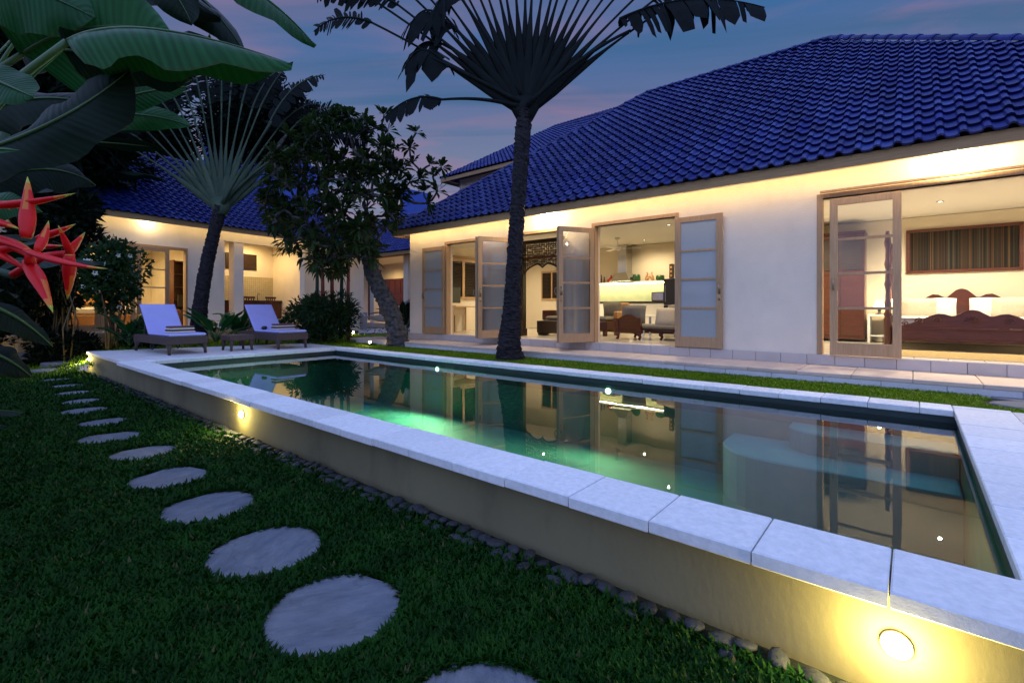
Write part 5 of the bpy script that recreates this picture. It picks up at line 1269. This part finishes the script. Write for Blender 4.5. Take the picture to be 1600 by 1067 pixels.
leafy('broadleaf_plant', 'low dark broadleaf plant under the heliconia flowers', 'plant', on(-260,3.2), 14, .7, .11, .25, (.3,1.2), seed=35, shape='lance', stem=0)
leafy('broadleaf_plant', 'dark broadleaf plant left of the lit stepping stone', 'plant', on(25,11.0), 14, 1.0, .12, .4, (.3,1.2), seed=36, shape='lance', stem=.03)
leafy('broadleaf_plant', 'green lily-leaved plant in front of the guest room door', 'plant', on(203,11.3), 13, .85, .11, .12, (.5,1.35), m='banana', seed=37, shape='lance', stem=0)
leafy('broadleaf_plant', 'green lily-leaved plant between the loungers', 'plant', on(338,12.1), 13, .85, .11, .15, (.5,1.35), m='banana', seed=38, shape='lance', stem=0)
leafy('broadleaf_plant', 'green lily-leaved plant behind the side table', 'plant', on(372,12.6), 12, .8, .11, .15, (.6,1.35), m='banana', seed=39, shape='lance', stem=0)
leafy('broadleaf_plant', 'yellow green lily-leaved plant beside the far lounger backrest', 'plant', on(420,13.4), 14, .85, .10, .15, (.5,1.3), m='banana', seed=40, shape='lance', stem=0)
leafy('broadleaf_plant', 'dark blade-leaved plant at the corner of the villa', 'plant', on(632,13.9), 13, 1.3, .13, .2, (.7,1.4), m='banana_shaded', seed=41, shape='lance', stem=0)
# canes behind the heliconia flower
cc = thing('cane_clump', 'clump of thin brown canes behind the heliconia flowers', 'plant', on(70,11.4))
for i in range(34):
    q = on(rnd.uniform(-20,130), rnd.uniform(10.9,12.0)); h = rnd.uniform(1.3,2.9)
    b = MB(); b.tube([q, q+Vector((rnd.uniform(-.1,.1),rnd.uniform(-.1,.1),h*.5)), q+Vector((rnd.uniform(-.25,.25),rnd.uniform(-.25,.25),h))], [.018,.015,.009], 6); b.build('cane', M['cane'], cc, world=True, smooth=True)
# ---------------- generic leaf cloud crown
def leafquad(b, p, d, nrm, L, W):
    s = d.cross(nrm)
    if s.length < 1e-4: return
    s.normalize(); v0 = len(b.v); nn = s.cross(d).normalized()
    b.v += [tuple(p), tuple(p+d*L*.45+s*W+nn*L*.05), tuple(p+d*L-nn*L*.08), tuple(p+d*L*.45-s*W+nn*L*.05)]
    b.f += [(v0,v0+1,v0+2,v0+3)]; b.m.append(b.cur)
def rv(q): 
    while True:
        v = Vector((q.uniform(-1,1),q.uniform(-1,1),q.uniform(-1,1)))
        if .05 < v.length < 1: return v.normalized()
def bush(name, label, loc, rx, ry, rz, n, L, W, m, seed, cat='shrub', cz=None, flowers=0, clumps=26, stems=6):
    q = random.Random(seed); loc = Vector(loc); t = thing(name, label, cat, loc); c0 = loc + Vector((0,0,cz if cz is not None else rz))
    cs = []
    for _ in range(clumps):
        d = rv(q); cs.append((c0 + Vector((d.x*rx*q.uniform(.3,.85), d.y*ry*q.uniform(.3,.85), d.z*rz*q.uniform(.3,.85))), q.uniform(.22,.42)))
    b = MB()
    for _ in range(n):
        c, r = q.choice(cs); d = rv(q); p = c + Vector((d.x*rx, d.y*ry, d.z*rz))*r*q.uniform(.6,1.05)
        if p.z < loc.z+.02: continue
        dd = (d + rv(q)*.8 + Vector((0,0,.1))).normalized(); leafquad(b, p, dd, rv(q), L*q.uniform(.6,1.2), W*q.uniform(.7,1.2))
    b.build('foliage', M[m], t, world=True)
    for _ in range(stems):
        c, r = q.choice(cs); b = MB(); s0 = loc + Vector((q.uniform(-.15,.15),q.uniform(-.15,.15),-.02)); b.tube([s0, (s0+c)/2+Vector((q.uniform(-.1,.1),0,.05)), c], [.022,.016,.008], 6); b.build('stem', M['cane'], t, world=True, smooth=True)
    for _ in range(flowers):
        c, r = q.choice(cs); d = rv(q); d = (d + Vector((.6,-.6,.1))).normalized(); p = c + Vector((d.x*rx,d.y*ry,d.z*rz))*r*1.05; b = MB()
        for k in range(5):
            a = k*1.257; e1 = d.orthogonal().normalized(); e2 = d.cross(e1); dd = (e1*math.cos(a)+e2*math.sin(a)+d*.35).normalized(); leafquad(b, p, dd, d, .07, .028)
        b.build('flower', M['flower'], t, world=True)
    return t
bush('flowering_shrub', 'dark shrub with white flowers in front of the guest room', on(172,11.4), .74, .7, .98, 5600, .13, .036, 'leaf2', 51, cz=1.75, flowers=34, clumps=34, stems=12)
bush('round_shrub', 'dense dark green shrub right of the far lounger', on(500,13.2), 1.05, 1.0, .85, 8000, .16, .022, 'leaf2', 52, cz=.75, clumps=40)
bush('low_shrub', 'low shrub at the foot of the flowering shrub', on(95,11.2), .9, .7, .4, 3000, .16, .03, 'leaf3', 53, cz=.35)
bush('low_shrub', 'dark low bush behind the near lounger', on(225,11.7), .7, .5, .35, 1800, .16, .03, 'leaf2', 54, cz=.3)
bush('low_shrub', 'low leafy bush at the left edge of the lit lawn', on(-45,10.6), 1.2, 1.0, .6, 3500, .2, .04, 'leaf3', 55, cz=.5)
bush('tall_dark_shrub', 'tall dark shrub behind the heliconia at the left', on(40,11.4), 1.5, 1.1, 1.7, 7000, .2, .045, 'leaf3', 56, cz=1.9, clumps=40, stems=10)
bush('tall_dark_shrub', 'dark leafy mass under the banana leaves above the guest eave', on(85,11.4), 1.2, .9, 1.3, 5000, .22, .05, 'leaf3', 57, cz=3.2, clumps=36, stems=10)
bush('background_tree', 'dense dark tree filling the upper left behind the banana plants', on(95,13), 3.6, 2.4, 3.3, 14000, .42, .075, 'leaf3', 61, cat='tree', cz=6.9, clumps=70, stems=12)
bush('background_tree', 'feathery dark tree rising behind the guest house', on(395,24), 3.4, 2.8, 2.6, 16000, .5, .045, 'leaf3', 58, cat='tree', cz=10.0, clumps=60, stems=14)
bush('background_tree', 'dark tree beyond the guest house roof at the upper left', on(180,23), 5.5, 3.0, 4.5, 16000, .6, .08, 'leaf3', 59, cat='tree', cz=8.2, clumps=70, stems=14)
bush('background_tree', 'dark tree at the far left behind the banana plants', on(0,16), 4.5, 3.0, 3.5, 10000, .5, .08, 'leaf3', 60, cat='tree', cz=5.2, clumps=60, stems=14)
# ---------------- traveller's palms
def torn_leaf(b, path, W, nrm, seed, nstrip=26, droop=.5):
    """paddle blade split into hanging strips both sides of the midrib"""
    q = random.Random(seed); n = len(path)-1
    for side_s in (-1, 1):
        k = 0
        while k < nstrip:
            run = q.choice((1,1,2,3)); u0 = k/nstrip; u1 = min(1,(k+run)/nstrip) - q.uniform(.004,.014)
            def at(u): x = u*n; i = min(int(x), n-1); return path[i].lerp(path[i+1], x-i)
            def wd(u): return W*(math.sin(math.pi*min(1,max(0,u*.93+.05)))**.55)*q.uniform(.86,1.05)
            pa, pb_ = at(u0), at(max(u1,u0+.005)); t_ = (at(min(1,u0+.05))-at(max(0,u0-.05))).normalized(); s = t_.cross(nrm).normalized()*side_s
            dv_ = (s*q.uniform(.75,1.0) + t_*.35 - nrm*q.uniform(0,.3)).normalized()
            prev = (pa, pb_); dr_ = q.uniform(.3,1)*droop; L_ = wd((u0+u1)/2)*q.uniform(.6,1.12); tap = q.uniform(.15,.75); skew = q.uniform(-.5,.5)
            for st_ in range(3):
                f0 = (st_+1)/3; dd = (dv_ - Vector((0,0,dr_*f0))).normalized()*L_/3
                e_ = prev[1]-prev[0]; k_ = .02 if st_ < 2 else (1-tap)*.5
                nx = (prev[0]+dd*(1+(skew if st_ == 2 else 0)*.5)+e_*k_*(1+skew), prev[1]+dd*(1-(skew if st_ == 2 else 0)*.5)-e_*k_*(1-skew))
                v0 = len(b.v); b.v += [tuple(prev[0]),tuple(prev[1]),tuple(nx[1]),tuple(nx[0])]; b.f.append((v0,v0+1,v0+2,v0+3)); b.m.append(0); prev = nx
            k += run
    b.cur = 1; b.tube(path, [.022*(1-.8*i/n)+.003 for i in range(n+1)], 6); b.cur = 0
def trunk_mesh(path, rad, seg=16, ring=.055, amp=.022, seed=0, lump=1.0):
    q = random.Random(seed); pts = []; rr = []
    L = sum((path[i+1]-path[i]).length for i in range(len(path)-1)); n = int(L/ring)*2
    for i in range(n+1):
        x = i/n*(len(path)-1); k = min(int(x), len(path)-2); f = x-k
        # catmull
        p0,p1,p2,p3 = path[max(k-1,0)],path[k],path[k+1],path[min(k+2,len(path)-1)]
        p = .5*((2*p1)+(p2-p0)*f+(2*p0-5*p1+4*p2-p3)*f*f+(3*p1-p0-3*p2+p3)*f**3)
        r = rad[k]+(rad[k+1]-rad[k])*f; pts.append(p); rr.append(r*(1+(amp if i%2 else -amp)*q.uniform(.5,1.4)))
    b = MB(); b.tube(pts, rr, seg); b.v = [tuple(Vector(v)+Vector((q.uniform(-1,1),q.uniform(-1,1),q.uniform(-1,1)))*rad[0]*.045*lump) for v in b.v]
    return b
def travellers_palm(name, label, tr_px, rad, d, angs, plen, dense, mp_, leaves, seed, lean=Vector((0,0,0))):
    q = random.Random(seed); pth = [P(px,py,d) for px,py in tr_px]; t = thing(name, label, 'tree', (pth[0].x,pth[0].y,pth[0].z))
    trunk_mesh(pth, rad, seed=seed, lump=1.25).build('trunk', M['bark'], t, world=True)
    c = pth[-1]; rt = Vector((.7685,.6398,0)); fw = Vector((-.6398,.7685,0)); upv = Vector((0,0,1))
    N = len(angs)
    for i, a in enumerate(angs):
        a_ = R(a) + q.uniform(-.015,.015); dr = rt*math.sin(a_) + upv*math.cos(a_); off = fw*((i%2)*.035 - .02)
        L = plen*q.uniform(.92,1.05); sag = rt*math.sin(a_)*.06*L - upv*abs(math.sin(a_))**2*.10*L
        c_ = c + off - upv*.10 + rt*math.sin(a_)*.05
        path = [c_ + dr*L*u + sag*u*u for u in [k/10 for k in range(11)]]
        rad_ = []
        for k in range(11):
            r = L*k/10
            w_ = .021 + .056*max(0,1-abs(r-dense*.45)/(dense*.75))**.8 + (.02 if r < dense else .02*max(0,1-(r-dense)/.7)); rad_.append((w_, w_*.40))
        b = MB(); b.tube(path, rad_, 8, flat=rt*math.cos(a_)-upv*math.sin(a_)); b.build('petiole', M[mp_], t, world=True, smooth=True)
        if leaves is None or i in leaves or True:
            e = path[-1]; tl = 1.7*q.uniform(.85,1.1); dd = (dr + rt*math.sin(a_)*.25 - upv*.25*abs(math.sin(a_))).normalized(); kk = fw*q.uniform(-.5,.5)
            lp_ = bez(e, e+dd*tl*.5, e+dd*tl*.85+kk*.4-upv*tl*(.10+.30*abs(math.sin(a_))), 12)
            b = MB(); torn_leaf(b, lp_, .34, (fw*-.9+kk+upv*.15).normalized(), seed*50+i, 24, .45); b.build('leaf', [M['leafp'], M[mp_]], t, world=True)
    b = MB(); b.tube([c-upv*.22, c-upv*.02, c+upv*.22], [(rad[-1]*1.0,rad[-1]), (.26,.13), (.30,.06)], 12, flat=rt); b.build('sheath', M[mp_], t, world=True, smooth=True)
    return t, c
def palmleaf(t, pet, blade_px, d, mp_, seed, W=.33, prad=.04, droop=.6, nrm=None, ns=22):
    b = MB(); pp_ = [P(x,y,d) for x,y in pet]; path = bez(pp_[0], pp_[1], pp_[2], 10); b.tube(path, [prad*(1-.05*k) for k in range(11)], 8); b.build('petiole', M[mp_], t, world=True, smooth=True)
    bp_ = [P(x,y,d) for x,y in blade_px]; b = MB(); fw = Vector((-.6398,.7685,0))
    torn_leaf(b, bez(bp_[0],bp_[1],bp_[2],14), W, nrm or (fw*-.75+Vector((0,0,.6))).normalized(), seed, ns, droop); b.build('leaf', [M['leafp'], M[mp_]], t, world=True)
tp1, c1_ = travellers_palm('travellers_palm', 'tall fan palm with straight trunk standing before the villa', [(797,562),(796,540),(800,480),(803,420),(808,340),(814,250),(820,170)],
    [.29,.225,.165,.145,.138,.145,.15], 9.07, [-54,-49,-44.5,-40,-36,-31.5,-27.5,-23.5,-19.5,-15.5,-11.5,-7.7,-4,0,4,7.7,11.5,15.5,19.5,23.5,27.5,31.5,36,40,44.5,49], 3.3, 1.5, 'petiole_shaded', None, 71)
palmleaf(tp1, [(812,168),(760,150),(690,156)], [(690,156),(640,140),(600,185)], 9.0, 'petiole_shaded', 711, .58, .045, 1.6, ns=12)
palmleaf(tp1, [(824,165),(905,85),(985,48)], [(968,30),(1075,-22),(1195,12)], 8.9, 'petiole_shaded', 712, .85, .05, 2.2)
palmleaf(tp1, [(812,160),(730,115),(668,88)], [(700,105),(655,50),(632,108)], 9.0, 'petiole_shaded', 713, .68, .045, 2.4, ns=9)
palmleaf(tp1, [(812,155),(745,70),(690,30)], [(705,45),(668,-10),(640,40)], 9.1, 'petiole_shaded', 714, .85, .045, 2.6, ns=9)
palmleaf(tp1, [(814,158),(750,95),(676,62)], [(690,70),(655,55),(640,95)], 9.15, 'petiole_shaded', 715, .62, .045, 2.6, ns=8)
palmleaf(tp1, [(814,150),(765,60),(715,-10)], [(722,0),(690,-35),(672,40)], 9.05, 'petiole_shaded', 716, .75, .045, 2.6, ns=9)
tp2, c2_ = travellers_palm('travellers_palm', 'fan palm with leaning trunk behind the loungers', [(309,536),(310,512),(314,470),(322,420),(333,370),(345,322)],
    [.24,.19,.165,.155,.145,.145], 12.2, [-50,-45,-40,-35,-30,-25,-20,-15,-10,-5,0,5,10,15,20.5,26,32,38.5,45,52], 2.9, 1.25, 'petiole', None, 72)
palmleaf(tp2, [(347,318),(400,262),(462,225)], [(455,230),(490,180),(545,215)], 12.1, 'petiole', 722, .42, .045, .7)
palmleaf(tp2, [(347,318),(385,250),(425,190)], [(420,195),(455,120),(506,118)], 12.0, 'petiole', 723, .5, .045, .7)
# ---------------- frangipani
def frangipani():
    q = random.Random(5); d = 12.0
    tr_ = [(622,543),(619,515),(611,487),(597,458),(584,430),(575,402),(570,375)]
    pth = [P(x,y,d) for x,y in tr_]; t = thing('frangipani_tree', 'frangipani tree with rough leaning trunk left of the villa corner', 'tree', pth[0])
    trunk_mesh(pth, [.29,.24,.21,.20,.19,.17,.15], 14, .11, .035, 5, lump=2.6).build('trunk', M['bark2'], t, world=True)
    tips = []
    for _ in range(330):
        u, v = q.uniform(-1,1), q.uniform(-1,1)
        if u*u+v*v > 1: continue
        tips.append(P(520+u*108, 300+v*125, d+q.uniform(-1.3,1.3)))
    for (x,y) in ((690,262),(672,258),(650,208),(640,232),(662,300),(683,300),(668,318),(640,285),(628,262),(655,280),(615,235),(606,205),(645,255),(630,300),(676,275),(425,345),(432,330),(437,290),(600,180),(585,200),(560,200)):
        tips.append(P(x,y,d+q.uniform(-.5,.5)))
    c0 = pth[-1]; nodes = [pth[-2], c0, P(556,345,d), P(585,340,d)]; segs = []
    segs.append((c0, nodes[2], .12)); segs.append((c0, nodes[3], .11))
    tips.sort(key=lambda p: (p-c0).length)
    ends = []
    for tp_ in tips:
        best = min(nodes, key=lambda n_: (n_-tp_).length + .5*max(0, n_.z-tp_.z))
        dv_ = tp_-best; mid = best + dv_*.5 + Vector((q.uniform(-.1,.1),q.uniform(-.1,.1),-.08*dv_.length)); r = .03 + .02*min(2,dv_.length)
        segs.append((best, mid, r)); segs.append((mid, tp_, r*.75)); nodes += [mid, tp_]; ends.append((tp_, (tp_-mid).normalized()))
    bb = MB()
    for (a, c_, r) in segs: bb.tube([a, (a+c_)/2+Vector((q.uniform(-.03,.03),q.uniform(-.03,.03),q.uniform(-.03,.03))), c_], [r, r*.9, r*.8], 6)
    bb.build('branches', M['bark2'], t, world=True, smooth=True)['kind'] = 'stuff'
    b = MB()
    for (p, dr) in ends:
        for k in range(q.randint(15,21)):
            a = k*2.4; o1 = dr.orthogonal().normalized(); o2 = dr.cross(o1); el = q.uniform(.15,1.0)
            dd = ((o1*math.cos(a)+o2*math.sin(a))*math.cos(el) + (dr*.6+Vector((0,0,.4)))*math.sin(el)).normalized(); L = q.uniform(.24,.38)
            mid = p + dd*L*.5; tip_ = p + dd*L - Vector((0,0,q.uniform(.02,.10))); s = dd.cross(Vector((0,0,1)))
            if s.length < .05: continue
            s.normalize(); w_ = L*.13; v0 = len(b.v)
            b.v += [tuple(p+dd*.03), tuple(mid-dd*L*.12+s*w_*.8), tuple(mid+dd*L*.18+s*w_), tuple(tip_), tuple(mid+dd*L*.18-s*w_), tuple(mid-dd*L*.12-s*w_*.8)]
            b.f += [(v0,v0+1,v0+2,v0+3,v0+4,v0+5)]; b.m.append(0)
    b.build('crown', M['leaf'], t, world=True)
frangipani()
# ---------------- slender red stemmed palms
def frond(b, p, dr, L, q, leaflets=16, W=.016, ll=.34):
    hd_ = Vector((dr.x,dr.y,0)).normalized() if Vector((dr.x,dr.y,0)).length > .01 else Vector((1,0,0))
    path = bez(p, p+dr*L*.6, p+dr*L*.7+hd_*L*.35-Vector((0,0,L*.25)), 10)
    b.cur = 1; b.tube(path, [.012-.001*k for k in range(11)], 5); b.cur = 0
    for k in range(leaflets):
        u = .15+.85*k/leaflets; x = u*10; i = min(int(x),9); pp_ = path[i].lerp(path[i+1], x-i); t_ = (path[i+1]-path[i]).normalized(); s = t_.cross(Vector((0,0,1))).normalized()
        for sg in (-1,1):
            dd = (s*sg*.85+t_*.6+Vector((0,0,q.uniform(-.35,.15)))).normalized(); leafquad(b, pp_, dd, Vector((0,0,1)), ll*(1-.5*abs(u-.45))*q.uniform(.8,1.1), W)
for i, (px, d, top, lab) in enumerate(((498,14.0,372,'leftmost slender palm with thin stem among the shrubs'), (507,13.6,335,'slender red-stemmed palm behind the round shrub'), (519,13.9,300,'taller red-stemmed palm behind the round shrub'), (532,14.2,345,'thin green-stemmed palm left of the frangipani'), (545,14.0,352,'short red-stemmed palm nearest the frangipani trunk'))):
    q = random.Random(90+i); base = on(px,d); tp_ = P(px+q.uniform(-4,4),top+30,d); t = thing('slender_palm', lab, 'palm', base, group='slender palms')
    b = MB(); b.tube([base, (base+tp_)/2+Vector((q.uniform(-.06,.06),0,0)), tp_], [.06,.05,.042], 9); b.build('stem', M['redstem' if i in (1,2,4) else 'petiole'], t, world=True, smooth=True)
    for k in range(8):
        a = 6.283*k/8+q.uniform(-.3,.3); e = q.uniform(.35,1.2); b = MB(); frond(b, tp_, Vector((math.cos(a)*math.cos(e),math.sin(a)*math.cos(e),math.sin(e))), q.uniform(.9,1.25), q); b.build('frond', [M['leaf2'], M['petiole']], t, world=True)
# ================================================================== LOUNGERS
def lounger(loc, rz, label):
    t = thing('sun_lounger', label, 'sun lounger', loc, rz, group='sun loungers on the deck')
    L, W_, z0, z1 = 1.92, .72, .20, .36           # foot end at x = 0, head at x = -L
    b = MB(); b.box(-L,0,-W_/2,-W_/2+.05,z0,z1,bev=.012); b.build('side_rail', M['wicker'], t)
    b = MB(); b.box(-L,0,W_/2-.05,W_/2,z0,z1,bev=.012); b.build('side_rail', M['wicker'], t)
    b = MB(); b.box(-.05,.0,-W_/2+.051,W_/2-.051,z0,z1-.002,bev=.012); b.build('end_rail', M['wicker'], t)
    b = MB(); b.box(-L,-L+.05,-W_/2+.051,W_/2-.051,z0,z1-.002,bev=.012); b.build('end_rail', M['wicker'], t)
    for (x, sx) in ((-.055,1),(-L+.055,-1)):
        for sy in (-1,1):
            y = sy*(W_/2-.045)
            b = MB(); b.tube([(x,y,z0+.06),(x+.0*sx,y,z0-.03),(x+.008*sx,y+.004*sy,.12),(x+.018*sx,y+.010*sy,.0)], [.055,.046,.033,.028], 8); b.build('leg', M['wicker'], t, smooth=True)
            # curved bracket between leg and rails
            b = MB(); pts = [(x-.045*sx-.16*sx*k/6, z0+.004-.10*(1-k/6)**2) for k in range(7)]
            v = [(px_,y-.02,pz) for px_,pz in pts]+[(pts[-1][0],y-.02,z0+.01),(pts[0][0],y-.02,z0+.01)]; m_ = len(v); v += [(a,y+.02,c_) for a,_,c_ in v]
            b.add(v, [tuple(range(m_)),tuple(range(m_,2*m_))[::-1]]+[(i,(i+1)%m_,m_+(i+1)%m_,m_+i) for i in range(m_)]); b.build('bracket', M['wicker'], t)
    b = MB(); b.box(-1.16,-.05,-W_/2+.05,W_/2-.05,z1-.03,z1-.008); b.build('seat_panel', M['wicker'], t)
    b = MB(); b.box(-1.14,-.01,-W_/2+.03,W_/2-.03,z1+.002,z1+.062,bev=.022); b.build('seat_cushion', M['cushion'], t)
    Mb = TR(-1.15,0,z1+.005,0,0,R(50))       # backrest tilts up towards the head
    b = MB(); b.box(-.80,0,-W_/2+.04,W_/2-.04,-.035,-.003,Mb,bev=.008); b.build('back_panel', M['wicker'], t)
    b = MB(); b.box(-.82,-.01,-W_/2+.03,W_/2-.03,0,.058,Mb,bev=.022); b.build('back_cushion', M['cushion'], t)
    b = MB(); b.tube([(-1.55,-W_/2+.08,z1-.06),(-1.46,-W_/2+.08,z1+.34)], .014, 6); b.tube([(-1.55,W_/2-.08,z1-.06),(-1.46,W_/2-.08,z1+.34)], .014, 6); b.build('prop', M['lampbody'], t)
    for sy in (-1,1):
        b = MB(); c_ = (-1.2, sy*(W_/2-.12), .14); b.tube([(c_[0]+.085*math.cos(a),c_[1],c_[2]+.085*math.sin(a)) for a in [6.283*k/14 for k in range(15)]], .016, 6, cap=False); b.build('wheel', M['black'], t, smooth=True)
    return t
lounger((-11.28, 3.31, ZC), R(4), 'nearer wicker lounger with blue grey cushions')
lounger((-10.92, 5.28, ZC), R(3), 'farther wicker lounger with blue grey cushions')
def towel(loc, rz, label, n=3):
    t = thing('folded_towel', label, 'towel', loc, rz, group='folded towels on the loungers')
    z = 0
    for k, (m_, h) in enumerate((('towel_w',.035),('towel_b',.035),('towel_w',.03),('towel_b',.04))):
        b = MB(); b.box(-.12+.004*k,.12-.004*k,-.24+.006*k,.24-.006*k,z,z+h,bev=.015); b.build('fold', M[m_], t, smooth=False); z += h+.0006
    return t
towel((-11.62,3.26,ZC+.424), R(8), 'brown and white folded towel on the nearer lounger')
towel((-11.40,5.27,ZC+.424), R(5), 'brown and white folded towel on the farther lounger')
st_ = thing('side_table', 'low wicker side table between the two loungers', 'table', (-11.55, 4.33, ZC))
MB().box(-.27,.27,-.25,.25,.22,.34,bev=.012).build('table_top', M['wicker'], st_)
for (x,y) in ((-.22,-.2),(.22,-.2),(-.22,.2),(.22,.2)):
    sx, sy = (1 if x > 0 else -1), (1 if y > 0 else -1)
    MB().tube([(x,y,.24),(x,y,.15),(x+.008*sx,y+.006*sy,.08),(x+.02*sx,y+.012*sy,0)], [.045,.035,.028,.026], 8).build('leg', M['wicker'], st_, smooth=True)
# glass ashtray style jar on the far lounger
jar = lathe_thing('dark_jar', 'small dark round object beside the towel on the farther lounger', 'jar', (-11.72,4.98,ZC+.424), [(.035,0),(.06,.02),(.065,.05),(.045,.08),(.03,.085)], M['black'])
# ---------------- garden spot lamps
def garden_spot(px, py, label, power, up_=True, aim=(-.4,.3,.6)):
    p = G(px, py, .38); t = thing('garden_spot', label, 'lamp', (p.x,p.y,.38), group='garden spot lamps')
    a = Vector(aim).normalized(); Mr = Matrix.Translation((p.x,p.y,.38+.09)) @ a.to_track_quat('Z','Y').to_matrix().to_4x4()
    b = MB(); b.tube([(p.x,p.y,.36),(p.x,p.y,.46)], .012, 8); b.build('stake', M['lampbody'], t, world=True)
    b = MB(); b.lathe([(.03,-.07),(.05,-.05),(.058,.04),(.052,.045)], 14, Mr); b.build('housing', M['lampbody'], t, world=True, smooth=True)
    b = MB(); b.lathe([(.05,.036),(.03,.046),(.003,.048)], 14, Mr); b.build('lens', E_lens, t, world=True)
    light('spot_light', Vector((p.x,p.y,.47))+a*.09, power, WARM, .04, parent=t)
garden_spot(553, 524, 'garden spot lamp under the round shrub', 26, aim=(.25,-.75,.35))
garden_spot(579, 541.5, 'small garden spot lamp in the grass behind the pool corner', 7, aim=(.3,-.6,.5))
